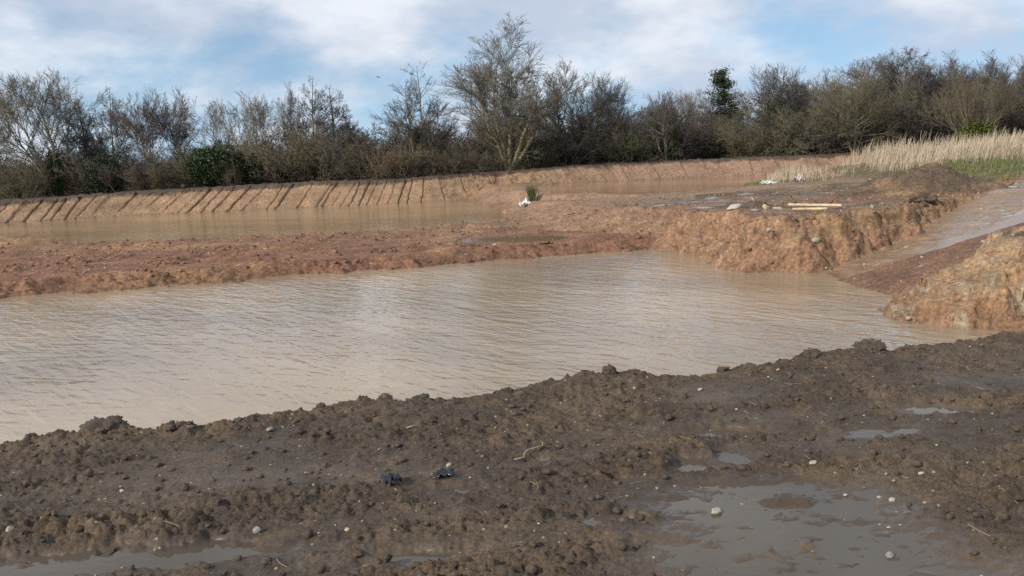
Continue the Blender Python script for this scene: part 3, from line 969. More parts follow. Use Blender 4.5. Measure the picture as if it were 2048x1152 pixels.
def leaves_mesh(name, rng, pts, size, flat=0.3):
    """small bent leaf faces (two triangles) at the given points"""
    n = len(pts)
    a = norm(rng.normal(size=(n, 3)))
    b = norm(np.cross(a, rng.normal(size=(n, 3))))
    s = size * rng.uniform(0.6, 1.4, n)[:, None]
    p0 = pts - a * s; p1 = pts + b * s * 0.55; p2 = pts + a * s; p3 = pts - b * s * 0.55
    V = np.stack([p0, p1, p2, p3], 1).reshape(-1, 3)
    i = np.arange(n) * 4
    return np_mesh(name, V, np.stack([i, i + 1, i + 2, i + 3], 1), smooth=False)


def L5(k0, k1, k2, k3, **kw):
    base = [
        dict(seg=12, wob=0.05, up=0.03, kids=k0, ang=50, ratio=0.45, t0=0.22, rr=0.62, tip=0.12, shape='round'),
        dict(seg=7, wob=0.08, up=0.05, kids=k1, ang=38, ratio=0.52, t0=0.28, rr=0.62),
        dict(seg=5, wob=0.10, up=0.04, kids=k2, ang=36, ratio=0.55, t0=0.22, rr=0.65),
        dict(seg=1, wob=0.12, up=0.03, kids=k3, ang=33, ratio=0.65, t0=0.15, rr=0.8),
        dict(seg=1, wob=0.12, up=0.03, tip=0.6)]
    for i, lv in enumerate(base):
        lv.update(kw.get('l%d' % i, {}))
    return base


def rs(s):
    return np.random.default_rng(s)


TREES = {}


def stems(n, spread, rng, lean=0.0, base_r=0.15):
    az = np.arange(n) * 2 * PI / n + rng.uniform(0, 1, n)
    sp = spread * rng.uniform(0.5, 1.1, n)
    D = np.stack([np.cos(az) * np.sin(sp), np.sin(az) * np.sin(sp), np.cos(sp)], 1)
    S = np.stack([np.cos(az) * base_r, np.sin(az) * base_r, np.full(n, -0.25)], 1) * (n > 1) + np.array([0, 0, -0.25]) * (n == 1)
    return S, D


def make_tree(key, seed, n, spread, H, R, spec, trunk_mat, crown_mat, lens=None):
    r = rs(seed)
    S, D = stems(n, np.asarray(spread), r)
    Ls = H * (r.uniform(0.82, 1.0, n) if lens is None else np.array(lens))
    Rs = R * r.uniform(0.7, 1.0, n)
    if n == 1:
        Ls, Rs = np.array([H]), np.array([R])
    a, b, lev = plant_meshes(key, r, S, D, Ls, Rs, spec)
    a.materials.append(trunk_mat); b.materials.append(crown_mat)
    allp = np.concatenate([p.reshape(-1, 3) for p, _ in lev])
    TREES[key] = (a, b, float(np.percentile(allp[:, 2], 99.8)), lev)


make_tree('ash', 11, 4, 0.50, 8.2, 0.19, L5(15, 9, 7, 6, l0=dict(wob=0.06, up=0.03, ang=44, ratio=0.40, t0=0.3), l1=dict(up=0.08)), M['bark_grey'], M['twig_grey'])
make_tree('alder', 12, 1, 0.03, 9.0, 0.16, L5(44, 10, 7, 6, l0=dict(wob=0.03, ang=64, ratio=0.33, shape='cone', t0=0.18), l1=dict(up=0.04), l2=dict(ang=46)), M['bark_grey'], M['twig_dark'])
make_tree('alder_dense', 13, 2, 0.12, 9.4, 0.19, L5(32, 9, 7, 5, l0=dict(wob=0.04, ang=68, ratio=0.44, shape='cone', t0=0.10), l1=dict(up=0.025, wob=0.09)), M['bark_olive'], M['twig_dark'])
make_tree('hedgerow', 14, 1, 0.03, 7.4, 0.17, L5(32, 10, 8, 6, l0=dict(wob=0.05, ang=56, ratio=0.40, t0=0.28), l1=dict(up=0.07)), M['bark_grey'], M['twig_purple'])
make_tree('fan', 15, 9, 0.60, 6.8, 0.08, L5(9, 7, 6, 4, l0=dict(wob=0.05, up=0.03, ang=35, ratio=0.42, t0=0.3), l1=dict(up=0.05)), M['bark_olive'], M['twig_brown'])
make_tree('giant', 17, 9, [0.15, 0.15, 0.34, 0.40, 0.46, 0.36, 0.52, 0.42, 0.30], 11.8, 0.23, L5(16, 9, 7, 5, l0=dict(wob=0.07, up=0.045, ang=52, ratio=0.27, t0=0.16), l1=dict(up=0.05, wob=0.11), l2=dict(wob=0.13)), M['bark_olive'], M['twig_grey'], [1.0, 0.97, 0.80, 0.76, 0.72, 0.78, 0.66, 0.7, 0.82])
make_tree('oak', 19, 3, 0.36, 7.4, 0.20, L5(17, 9, 7, 6, l0=dict(wob=0.07, ang=54, ratio=0.46, t0=0.3), l1=dict(up=0.06, wob=0.11), l2=dict(wob=0.13)), M['bark_grey'], M['twig_dark'])
make_tree('beech', 23, 4, 0.45, 7.0, 0.22, L5(17, 9, 7, 5, l0=dict(wob=0.05, up=0.04, ang=68, ratio=0.62, t0=0.10, close=0.5), l1=dict(up=0.02, wob=0.08), l2=dict(up=0.03)), M['bark_olive'], M['twig_olive'])
make_tree('birch', 29, 1, 0.03, 10.6, 0.12, L5(38, 9, 7, 6, l0=dict(wob=0.025, ang=46, ratio=0.24, t0=0.42), l1=dict(up=0.03), l2=dict(up=-0.04), l3=dict(up=-0.08)), M['bark_birch'], M['twig_purple'])
make_tree('willow', 31, 14, 0.75, 6.4, 0.09, L5(10, 6, 5, 4, l0=dict(wob=0.03, up=0.015, ang=26, ratio=0.42, t0=0.2), l1=dict(up=0.03, ang=30), l2=dict(ang=30)), M['bark_olive'], M['twig_brown'])
make_tree('wood', 37, 3, 0.20, 9.4, 0.15, L5(16, 9, 7, 5, l0=dict(wob=0.05, ang=46, ratio=0.34, t0=0.3), l1=dict(up=0.06)), M['bark_grey'], M['twig_purple'])


def make_bush(key, seed, n, spread, H, tw, stem_mat, k=(9, 7, 5), wob=0.16, up=0.02):
    r = rs(seed)
    S, D = stems(n, spread, r, base_r=0.55)
    spec = [dict(seg=6, wob=wob * 0.7, up=up, kids=k[0], ang=42, ratio=0.52, t0=0.12, rr=0.6, tip=0.2),
            dict(seg=4, wob=wob, up=up, kids=k[1], ang=45, ratio=0.55, t0=0.1, rr=0.7),
            dict(seg=2, wob=wob, up=up * 0.5, kids=k[2], ang=45, ratio=0.6, t0=0.1, rr=0.8),
            dict(seg=1, wob=wob, up=0.0, tip=0.6)]
    a, b, lev = plant_meshes(key, r, S, D, H * r.uniform(0.6, 1.0, n), np.full(n, 0.035), spec, split=1, sides=(4, 3, 3, 3))
    a.materials.append(stem_mat); b.materials.append(tw)
    allp = np.concatenate([p.reshape(-1, 3) for p, _ in lev])
    TREES[key] = (a, b, float(np.percentile(allp[:, 2], 99.5)), lev)


make_bush('bush_olive', 41, 18, 0.85, 3.0, M['twig_olive'], M['bark_olive'])
make_bush('bush_brown', 42, 20, 0.75, 2.8, M['twig_brown'], M['bark_grey'], up=0.06)
make_bush('bush_purple', 43, 18, 0.80, 3.2, M['twig_purple'], M['bark_grey'])
make_bush('bush_dark', 44, 20, 0.95, 3.0, M['twig_dark'], M['bark_grey'])
make_bush('bush_pale', 45, 22, 0.55, 3.0, M['twig_pale'], M['bark_pale'], k=(6, 5, 3), wob=0.09, up=0.03)


def clump_points(rng, n, rx, ry, rz, holes=0.0, shell=0.5):
    p = norm(rng.normal(size=(n, 3)))
    r = rng.random(n) ** (1 / 3) * (1 - shell) + shell
    lump = 1 + 0.35 * pn(p[:, 0] * 2.2 + 3 + p[:, 2], p[:, 1] * 2.2 + p[:, 2] * 1.7, 210) + 0.2 * pn(p[:, 0] * 5 + p[:, 2] * 3, p[:, 1] * 5, 211)
    p = p * (r * lump)[:, None] * np.array([rx, ry, rz])
    return p


def make_evergreen(key, seed, n, rx, ry, rz, mat, size):
    r = rs(seed)
    p = clump_points(r, n, rx, ry, rz, shell=0.55)
    p[:, 2] += rz * 0.95
    p = p[p[:, 2] > 0.02]
    b = leaves_mesh(key, r, p, size)
    S, D = stems(5, 0.35, r, base_r=0.2)
    spec = [dict(seg=5, wob=0.1, up=0.03, kids=5, ang=45, ratio=0.45, t0=0.3, rr=0.6), dict(seg=3, wob=0.12, up=0.02)]
    lev = grow(r, S, D, np.full(5, rz * 1.5), np.full(5, 0.05), spec)
    VV, QQ, nv = [], [], 0
    for i, (pt, rd) in enumerate(lev):
        V, q = tubes(pt, rd, 4)
        VV.append(V); QQ.append(q + nv); nv += len(V)
    a = np_mesh(key, np.concatenate(VV), np.concatenate(QQ))
    a.materials.append(M['bark_grey']); b.materials.append(mat)
    TREES[key] = (a, b, float(np.percentile(p[:, 2], 99)), None)


make_evergreen('evergreen', 51, 9000, 1.7, 1.4, 1.5, M['leaf_ivy'], 0.075)
make_evergreen('ivy_column', 52, 6000, 0.75, 0.75, 1.9, M['leaf_ivy'], 0.07)
make_evergreen('ivy_yellow', 53, 7000, 1.2, 1.0, 1.2, M['leaf_ivy_y'], 0.075)


def make_pine(key, seed):
    r = rs(seed)
    S, D = stems(1, 0.02, r)
    spec = [dict(seg=12, wob=0.02, up=0.02, kids=54, ang=74, ratio=0.36, t0=0.3, rr=0.5, shape='cone', tip=0.1, close=0.2, lenv=0.55), dict(seg=5, wob=0.1, up=0.07)]
    lev = grow(r, S, D, np.array([9.4]), np.array([0.16]), spec)
    V, q = tubes(*lev[0], 7)
    a = np_mesh(key, V, q)
    V2, q2 = tubes(*lev[1], 4)
    bp = lev[1][0]
    tips = bp[:, 1:].reshape(-1, 3)
    tips = tips[r.random(len(tips)) < 0.85]
    n = 44
    cl = tips[:, None, :] + r.normal(size=(len(tips), n, 3)) * np.array([0.30, 0.30, 0.14])
    b = leaves_mesh(key, r, cl.reshape(-1, 3), 0.085)
    a.materials.append(M['bark_grey']); b.materials.append(M['leaf_pine'])
    TREES[key] = (a, b, 9.2, None)


make_pine('pine', 55)


def plant(name, key, x, y, top, label, cat, group=None, wid=1.0, rot=None, z=None, crown_name='crown', trunk_name='trunk', lean=(0, 0)):
    a, b, h, _ = TREES[key]
    z0 = zbank(x) - 0.05 if z is None else z
    sc = (top - z0) / h
    r = random.Random(int(x * 97 + y * 13))
    e = obj(name, None, loc=(x, y, z0), rot=(lean[0], lean[1], r.uniform(0, 6.28) if rot is None else rot), scale=(sc * wid, sc * wid, sc))
    tag(e, label, cat, group)
    obj(trunk_name, a, parent=e)
    obj(crown_name, b, parent=e)
    return e


T = 'tree'
GT = 'bare trees along the far bank'
plant('ash_tree', 'ash', -40.5, 77, 10.0, 'wide bare tree with several spreading stems, tallest at the left edge', T, GT, 1.1, 0.6)
plant('alder_tree', 'alder', -38.6, 80, 8.0, 'small bare tree just right of the wide left-edge tree, lower of two', T, GT, 1.0)
plant('alder_tree', 'alder', -38.4, 84, 8.9, 'slim bare tree with straight trunk between the wide left-edge tree and the close pair', T, GT, 0.8)
plant('hedgerow_tree', 'hedgerow', -31.8, 78, 8.1, 'left tree of the close reddish pair of bare trees', T, GT, 1.0)
plant('hedgerow_tree', 'hedgerow', -30.0, 80, 8.2, 'right tree of the close reddish pair, beside the open sky gap', T, GT, 0.9)
plant('multi_stem_tree', 'fan', -24.4, 82, 7.9, 'fan-shaped bushy bare tree right of the open sky gap', T, GT, 1.0)
plant('slender_tree', 'wood', -21.6, 88, 9.1, 'pale slender bare tree behind the fan-shaped tree', T, GT, 0.55)
plant('alder_tree', 'alder', -18.9, 84, 9.2, 'dark pointed bare tree, taller of a dark pair', T, GT, 0.95)
plant('alder_tree', 'alder', -17.2, 86, 8.5, 'dark rounded bare tree, lower right of a dark pair', T, GT, 1.15)
plant('alder_tree', 'alder_dense', -8.3, 81, 9.8, 'dense dark bare tree with ivied trunk left of the tallest tree', T, GT, 1.0)
plant('giant_tree', 'giant', 0.2, 82, 13.3, 'tallest bare tree with two high crowns, centre of the treeline', T, GT, 1.3, 2.2)
plant('oak_tree', 'oak', 7.1, 88, 9.2, 'round-crowned bare tree just right of the tallest tree', T, GT, 1.15)
plant('oak_tree', 'hedgerow', 12.4, 94, 8.8, 'small pale bare tree right of the round-crowned tree', T, GT, 0.95)
plant('ash_tree', 'oak', 15.8, 86, 7.0, 'pale bare tree with upswept limbs over an ivied base', T, GT, 0.9)
plant('oak_tree', 'ash', 21.0, 96, 7.6, 'thin bare tree just left of the green conifer', T, GT, 0.7)
plant('pine_tree', 'pine', 24.9, 98, 9.4, 'dark green conifer standing among the bare trees', T, None, 1.12)
plant('oak_tree', 'oak', 29.0, 94, 9.8, 'tall rounded bare tree right of the green conifer', T, GT, 0.95, 1.0)
plant('oak_tree', 'ash', 33.4, 99, 8.4, 'lower bare tree between the rounded tree and the spreading tree', T, GT, 0.8)
plant('spreading_tree', 'beech', 34.7, 86, 8.8, 'broad olive bare tree with low spreading limbs above the dark bank', T, GT, 0.95, 0.9)
plant('birch_tree', 'birch', 43.8, 96, 11.4, 'tall birch with thin white trunk and purple twigs, right of the spreading tree', T, GT, 1.15)
plant('birch_tree', 'birch', 42.2, 101, 10.9, 'birch behind and left of the tall white birch', T, GT, 1.2)
plant('willow_tree', 'willow', 45.4, 84, 7.7, 'fan-shaped olive tree behind the dry reeds, green ivy at its foot', T, GT, 0.85)
for x, y, top, w, lab in [(39.9, 104, 9.9, 1.0, 'purple bare tree behind the spreading tree'), (50.0, 107, 11.0, 1.0, 'purple bare tree behind the two birches'),
                          (55.0, 108, 11.7, 1.0, 'purple bare tree directly behind the fan-shaped willow'), (61.3, 110, 11.8, 1.0, 'grey purple bare tree right behind the fan-shaped willow'),
                          (66.5, 112, 12.4, 1.0, 'tallest purple bare tree at the right edge'), (47, 99, 9.4, 1.1, 'lower purple bare tree between birch and willow'), (57, 96, 9.0, 1.1, 'lower purple bare tree right of the willow')]:
    plant('woodland_tree', 'wood', x, y, top, lab, T, 'purple bare trees at the right', w)
plant('ash_tree', 'ash', -50, 80, 10.0, 'bare tree standing left of the wide left-edge tree', T, GT, 1.0)
plant('woodland_tree', 'wood', 63.5, 97, 9.6, 'bare tree beyond the right edge of the reeds', T, GT, 1.1)

SB = 'shrub'
GS = 'bare shrubs along the far bank'
shr = [
    ('bush_olive', -42.5, 74.5, 3.0, 1.0, 'olive shrub at the far left end of the bank'),
    ('bush_purple', -44.1, 80, 3.4, 1.2, 'shrub under the left side of the wide left-edge tree'),
    ('bush_olive', -39.0, 82, 4.0, 1.1, 'tall shrub behind the left ivied stem'),
    ('bush_brown', -37.6, 78, 2.6, 1.0, 'brown shrub right of the left ivied stem'),
    ('bush_purple', -34.4, 77, 2.4, 1.1, 'purple brown shrub below the slim left trees'),
    ('bush_brown', -31.6, 76.5, 1.9, 1.1, 'reddish low shrub below the close pair of trees'),
    ('bush_olive', -29.2, 79, 3.6, 1.1, 'tall olive shrub left of the dark evergreen'),
    ('bush_brown', -26.8, 81, 3.4, 1.2, 'brown shrub behind the dark evergreen'),
    ('bush_brown', -24.6, 76.2, 1.7, 0.7, 'small straggly shrub in front of the dark evergreen'),
    ('bush_olive', -23.0, 81, 3.7, 1.2, 'olive shrub below the fan-shaped bushy tree'),
    ('bush_brown', -20.4, 79.5, 4.4, 1.1, 'tall brown shrub below the dark pair of trees, left'),
    ('bush_olive', -17.4, 79.5, 4.3, 1.15, 'tall olive shrub below the dark pair of trees, right'),
    ('bush_purple', -14.8, 82, 4.2, 1.2, 'purple brown shrub left of the pale fan shrub'),
    ('bush_olive', -13.6, 78.5, 2.4, 1.0, 'low olive shrub just left of the pale fan shrub'),
    ('bush_pale', -11.6, 78.2, 2.7, 0.9, 'pale straw-coloured fan shrub below the dense dark tree'),
    ('bush_brown', -9.3, 79, 2.7, 1.1, 'brown shrub right of the pale fan shrub'),
    ('bush_brown', -6.3, 79, 2.5, 1.1, 'brown shrub midway between pale fan shrub and tallest tree'),
    ('bush_olive', -4.0, 80.5, 2.6, 1.0, 'olive shrub left of the tallest tree'),
    ('bush_brown', -2.0, 80.5, 1.9, 1.0, 'low brown shrub at the foot of the tallest tree, left'),
    ('bush_olive', 2.6, 85.0, 3.5, 1.1, 'pale olive tangle at the foot of the tallest tree, right'),
    ('bush_dark', 6.0, 87.5, 4.8, 1.2, 'dark dense shrub under the round-crowned tree'),
    ('bush_dark', 9.2, 88.5, 4.2, 1.1, 'dark shrub right under the round-crowned tree'),
    ('bush_olive', 11.9, 86, 4.2, 1.0, 'olive shrub with ivy below the small pale tree'),
    ('bush_purple', 14.6, 89.5, 3.1, 1.1, 'brown shrub left of the ivied base of the pale tree'),
    ('bush_purple', 18.0, 90, 2.9, 1.1, 'brown shrub right of the ivied base of the pale tree'),
    ('bush_dark', 21.0, 92, 3.4, 1.2, 'dark shrub under the thin tree left of the conifer'),
    ('bush_brown', 24.2, 88.5, 3.2, 1.1, 'tawny shrub in front of the green conifer'),
    ('bush_dark', 27.2, 91.5, 4.6, 1.2, 'dark shrub under the tall rounded tree'),
    ('bush_olive', 27.0, 87.5, 2.2, 1.0, 'low olive shrub right of the tawny shrub'),
    ('bush_dark', 31.0, 92, 4.2, 1.3, 'dark shrub left behind the spreading tree'),
    ('bush_dark', 34.5, 92, 3.8, 1.3, 'dark shrub directly behind the spreading tree'),
    ('bush_dark', 38.5, 92, 4.2, 1.3, 'dark shrub between the spreading tree and the birches'),
    ('bush_purple', 41.8, 91, 4.2, 1.2, 'purple shrub in front of the birches'),
    ('bush_dark', 46.5, 93, 4.9, 1.3, 'dark shrub behind the fan-shaped willow'),
    ('bush_purple', 50.5, 92, 4.8, 1.3, 'purple shrub right of the fan-shaped willow'),
    ('bush_dark', 55.0, 91, 4.6, 1.3, 'dark shrub at the right end of the treeline'),
    ('bush_olive', -47.5, 78, 3.4, 1.2, 'olive shrub beyond the left end of the bank'),
]
for key, x, y, top, w, lab in shr:
    plant('bare_shrub', key, x, y, top, lab, SB, GS, w, trunk_name='stems', crown_name='twigs')
ev = [
    ('ivy_column', -40.0, 76.2, 2.9, 0.8, 'ivied stem below the wide left-edge tree'),
    ('evergreen', -36.0, 76.4, 2.4, 0.75, 'dull green ivied shrub below the slim left trees'),
    ('evergreen', -26.0, 77.0, 2.9, 1.15, 'large dark green evergreen bush on the bank'),
    ('ivy_column', -22.5, 77.0, 2.1, 1.0, 'smaller dark green evergreen right of the large evergreen bush'),
    ('ivy_column', -8.3, 80.6, 3.9, 0.45, 'ivy around the trunk of the dense dark tree'),
    ('evergreen', 12.2, 85.0, 2.4, 0.7, 'ivy patch at the foot of the olive shrub'),
    ('ivy_column', 16.6, 87, 3.2, 0.95, 'dark ivied base of the pale bare tree'),
    ('ivy_column', 28.4, 92.5, 5.6, 0.8, 'dark ivied stem under the tall rounded tree'),
    ('ivy_yellow', 45.4, 83.4, 3.0, 1.1, 'yellow green ivy at the foot of the fan-shaped willow'),
]
for key, x, y, top, w, lab in ev:
    plant('evergreen_bush', key, x, y, top, lab, 'evergreen', 'evergreens along the far bank', w, trunk_name='stems', crown_name='foliage')


# the belt behind: more shrubs and trees of the same kinds, too tangled to tell apart
rb_ = random.Random(4)
MARKS = [(-50, 'the tree at the left edge'), (-40.5, 'the wide left-edge tree'), (-38.5, 'the slim left trees'), (-31, 'the close reddish pair'), (-26, 'the large evergreen bush'), (-24.4, 'the fan-shaped bushy tree'),
         (-18, 'the dark pair of trees'), (-11.6, 'the pale fan shrub'), (-8.3, 'the dense dark tree'), (0.2, 'the tallest tree'), (7.1, 'the round-crowned tree'), (12.4, 'the small pale tree'),
         (15.8, 'the tree with an ivied base'), (21, 'the conifer\'s thin neighbour'), (24.9, 'the green conifer'), (29, 'the tall rounded tree'), (34.7, 'the broad spreading tree'), (43.8, 'the white birch'),
         (45.4, 'the willow'), (55, 'purple trees'), (66, 'the right-edge tree')]
USED = {}


def belt_label(kind, x):
    mx0, nm = min(MARKS, key=lambda m_: abs(m_[0] - x))
    dd_ = x - mx0
    side = 'just behind' if abs(dd_) < 0.9 else ('behind and left of' if dd_ < 0 else 'behind and right of')
    if abs(dd_) > 3.2:
        side = 'far ' + side
    k0 = (kind, nm, side)
    USED[k0] = USED.get(k0, 0) + 1
    return '%s%s %s %s' % (('', 'second ', 'third ', 'fourth ')[min(3, USED[k0] - 1)], kind, side, nm)


for k in range(46):
    x = -58 + k * 2.75 + rb_.uniform(-1, 1)
    t_ = float(np.interp(x, [-58, -34, -26, -12, 4, 20, 34, 50, 68], [3.8, 3.0, 3.6, 4.6, 5.0, 4.8, 6.4, 7.6, 8.4])) * rb_.uniform(0.85, 1.12)
    plant('bare_shrub', ['bush_purple', 'bush_olive', 'bush_dark', 'bush_brown'][rb_.randrange(4)], x, 91 + rb_.uniform(-2, 8), t_, belt_label('bare shrub', x), SB, 'shrubs in the belt behind', 1.25, trunk_name='stems', crown_name='twigs')
for k in range(26):
    x = -52 + k * 4.8 + rb_.uniform(-1.6, 1.6)
    if x < -13:
        continue
    t_ = float(np.interp(x, [-52, -34, -26, -12, 4, 20, 34, 50, 75], [5.2, 4.4, 5.0, 6.2, 6.8, 6.4, 8.2, 9.8, 10.6])) * rb_.uniform(0.85, 1.1)
    plant('background_tree', ['wood', 'hedgerow', 'oak'][rb_.randrange(3)], x, 101 + rb_.uniform(-3, 9), t_, belt_label('low bare tree', x), T, 'trees in the belt behind', rb_.uniform(0.9, 1.3))


# reeds and grass
def blades(name, x, y, z, h, w, lean, rng, segs=3, plume=0.0):
    n = len(x)
    az = rng.uniform(0, 2 * PI, n)
    la = rng.normal(0, 0.11, n) + lean + 0.16 * pn(x * 0.9, y * 0.9, 401)
    lz = rng.normal(0, 0.11, n) + 0.12 * pn(x * 0.9, y * 0.9, 403)
    wv = np.stack([np.cos(az), np.sin(az), 0 * az], 1)
    Vs = []
    for k in range(segs + 1):
        t = k / segs
        c = np.stack([x + h * (la * t + 0.35 * la * t * t), y + h * lz * t, z + h * t * (1 - 0.12 * t)], 1)
        ww = w * (1 - 0.75 * t)
        if plume and k >= segs - 1:
            ww = w * (plume if k == segs - 1 else 0.6)
        Vs += [c - wv * ww[:, None] if hasattr(ww, '__len__') else c - wv * ww, c + wv * ww[:, None] if hasattr(ww, '__len__') else c + wv * ww]
    V = np.stack(Vs, 1).reshape(-1, 3)
    K = 2 * (segs + 1)
    b = np.arange(n)[:, None] * K + np.arange(segs)[None, :] * 2
    b = b.ravel()
    return np_mesh(name, V, np.stack([b, b + 1, b + 3, b + 2], 1), smooth=False)


rg = np.random.default_rng(91)
n = 26000
y = rg.uniform(47, 66, n)
x = 22.8 + 0.12 * (y - 47) + rg.uniform(0, 1, n) ** 0.9 * 24
dens = fbm(x * 0.35, y * 0.35, 3, s=220)
m = (dens > -0.35) & (x > 22.8 + 0.10 * (y - 47) + 0.9 * fbm(x * 0.5, y * 0.5, 2, s=222)) & (y > 47.5 + 0.24 * np.maximum(0, x - 27) + 0.8 * fbm(x * .6, y * .6, 2, s=224))
x, y, dens = x[m], y[m], dens[m]
edge = sstep(0, 2.6, x - 22.6 - 0.12 * (y - 47))
h = (0.85 + 0.85 * edge) * rg.uniform(0.45, 1.12, len(x)) * (1 + 0.35 * dens) * (0.9 + 0.3 * fbm(x * 0.9, y * 0.9, 2, s=233))
m = fbm(x * 1.6, y * 1.6, 2, s=235) > -0.28
x, y, h = x[m], y[m], h[m]
me = blades('reed_bed', x, y, mid_height(x, y) - 0.05, h, 0.007, 0.10, rg, 3, 1.7)
tag(obj('reed_bed', me, M['reed']), 'tall bed of pale dry reeds on the right bank', 'reeds', None, 'stuff')
n = 1300
x = rg.normal(20.8, 1.6, n); y = rg.normal(61.5, 1.6, n)
m = (mid_height(x, y) > -1.47) & (x < 24)
x, y = x[m], y[m]
me = blades('dry_grass', x, y, mid_height(x, y) - 0.04, rg.uniform(0.25, 1.35, len(x)) * np.exp(-((x - 20.8) / 2.6) ** 2) + 0.15, 0.011, 0.03, rg, 3, 1.4)
tag(obj('dry_grass', me, M['reed']), 'sparse dry grass at the back pond edge beside the white plastic', 'grass', None, 'stuff')
n = 30000
x = rg.uniform(20.5, 40, n); y = rg.uniform(41.5, 56, n)
m = (fbm(x * 0.5, y * 0.5, 3, s=226) > 0.0) & (y > 42.0 + 0.6 * fbm(x * 0.8, y * 0.8, 2, s=228)) & (y < 51.5 + 0.26 * np.maximum(0, x - 27)) & (x > 22.6 + 0.6 * fbm(x * 0.8, y * 0.8, 2, s=229))
x, y = x[m], y[m]
x2 = rg.normal(18.2, 2.3, 3200); y2 = 60.6 + rg.normal(0, 0.7, 3200) + 0.15 * (x2 - 18)
m = (mid_height(x2, y2) > -1.47) & (x2 < 24)
x, y = np.concatenate([x, x2[m]]), np.concatenate([y, y2[m]])
me = blades('grass', x, y, mid_height(x, y) - 0.03, rg.uniform(0.10, 0.34, len(x)), 0.016, 0.05, rg, 2)
tag(obj('grass', me, M['leaf_grass']), 'short green grass in front of the reeds and by the white plastic', 'grass', None, 'stuff')


# ------------------------------------------------------------------ stones, clods and litter
def ico(sub):
    import bmesh
    bm = bmesh.new()
    bmesh.ops.create_icosphere(bm, subdivisions=sub, radius=1.0)
    V = np.array([v.co[:] for v in bm.verts])
    F = np.array([[v.index for v in f.verts] for f in bm.faces])
    bm.free()
    return V, F


ICO2, ICO3, ICO4 = ico(2), ico(3), ico(4)


def rock(seed, amp=0.3, freq=1.6, base=ICO3, facets=0):
    V, F = base
    o = seed * 3.7
    nn = fbm(V[:, 0] * freq + o + V[:, 2] * 0.8, V[:, 1] * freq - o + V[:, 2] * freq * 0.7, 3, 0.5, s=int(seed) % 40 + 230)
    r = 1 + amp * nn
    P = V * r[:, None]
    if facets:
        rr = rs(int(seed) + 500)
        for _ in range(facets):
            d = norm(rr.normal(size=3))
            h = P @ d
            lim = rr.uniform(0.55, 0.85)
            P = P - np.maximum(h - lim, 0)[:, None] * d * 0.9
    return P, F


STONES = []
for i in range(6):
    P, F = rock(i + 1, 0.25, 1.1, ICO3, 2)
    STONES.append(P)


def stone(x, y, size, mat, label, flat=0.6, k=0, ground='fg', sink=0.3, rot=None, cat='stone', group='stones on the mud', name='stone', wide=1.0):
    r = random.Random(int(abs(x * 1009 + y * 77)))
    P = STONES[k % 6]
    size *= 0.75 if ground == 'fg' else 1.0
    me_ = np_mesh(name, P, tris=ICO3[1])
    z = zfg(x, y) if ground == 'fg' else zmid(x, y)
    if ground == 'fg':
        z = max(z, PUD_Z - 0.005)
    o = obj(name, me_, mat, loc=(x, y, z + size * flat * (0.25 - 0.3 * sink)), rot=(r.uniform(-.25, .25), r.uniform(-.25, .25), r.uniform(0, 6.3) if rot is None else rot), scale=(size * wide, size * 0.8, size * flat))
    tag(o, label, cat, group)
    return o


SP, SG, SO = M['stone_pale'], M['stone_grey'], M['stone_ochre']
stone(-2.40, 3.79, 0.030, SP, 'smooth pale grey stone at the left edge above the long puddle', 0.7, 0)
stone(-1.22, 3.72, 0.027, SG, 'grey triangular stone right of the long left puddle', 0.8, 1)
stone(-1.62, 3.76, 0.016, SP, 'small whitish stone just above the long left puddle', 0.7, 2)
stone(-1.56, 5.18, 0.038, SG, 'flat grey stone near the lip right of the big clod', 0.5, 3, wide=1.2)
stone(0.94, 3.84, 0.036, SP, 'curved cream stone at the left rim of the large puddle', 0.65, 4, wide=1.3)
stone(1.56, 4.29, 0.030, SP, 'cream stone on the churned mud above the large puddle', 0.7, 5)
stone(1.55, 3.35, 0.027, SG, 'rounded grey stone sitting in the lower right of the large puddle', 0.7, 0)
stone(1.80, 3.89, 0.026, SP, 'pale stone on the right rim of the large puddle, lower of two', 0.6, 1)
stone(1.76, 3.94, 0.020, SP, 'white stone on the right rim of the large puddle, upper of two', 0.5, 2)
stone(-0.38, 4.47, 0.024, SP, 'cream stone just above the black plastic scraps', 0.8, 3)
stone(-0.80, 3.71, 0.019, SO, 'ochre stone beside the middle bottom puddle', 0.8, 4)
stone(-2.77, 4.81, 0.020, SP, 'thin white chip on the mud near the left lip', 0.35, 5, wide=1.5)
stone(1.61, 3.98, 0.018, SP, 'white pebble at the top right of the large puddle', 0.5, 0)
stone(0.82, 5.69, 0.018, SP, 'white pebble right of the upright clod on the lip', 0.6, 1)
stone(1.28, 5.72, 0.024, SP, 'white pebble left of the right-hand mud ridge', 0.6, 2)
stone(-0.07, 4.17, 0.022, SG, 'grey stone in the thin middle puddle', 0.6, 3)
stone(-0.66, 5.07, 0.026, SG, 'flat grey shard on the mud below the row of lip clods', 0.3, 4, wide=1.4)
stone(1.66, 3.61, 0.014, SP, 'tiny pebble in the middle of the large puddle', 0.6, 5)
stone(-2.09, 4.27, 0.020, SP, 'pale pebble on smooth mud at the left', 0.6, 0)
stone(1.93, 6.07, 0.017, SP, 'white pebble on the right-hand mud ridge', 0.6, 1)
stone(2.05, 4.12, 0.022, SO, 'ochre stone right of the large puddle', 0.5, 2)
stone(0.53, 5.2, 0.015, SP, 'white pebble on the churned mud, mid right', 0.6, 3)

rgp = np.random.default_rng(123)


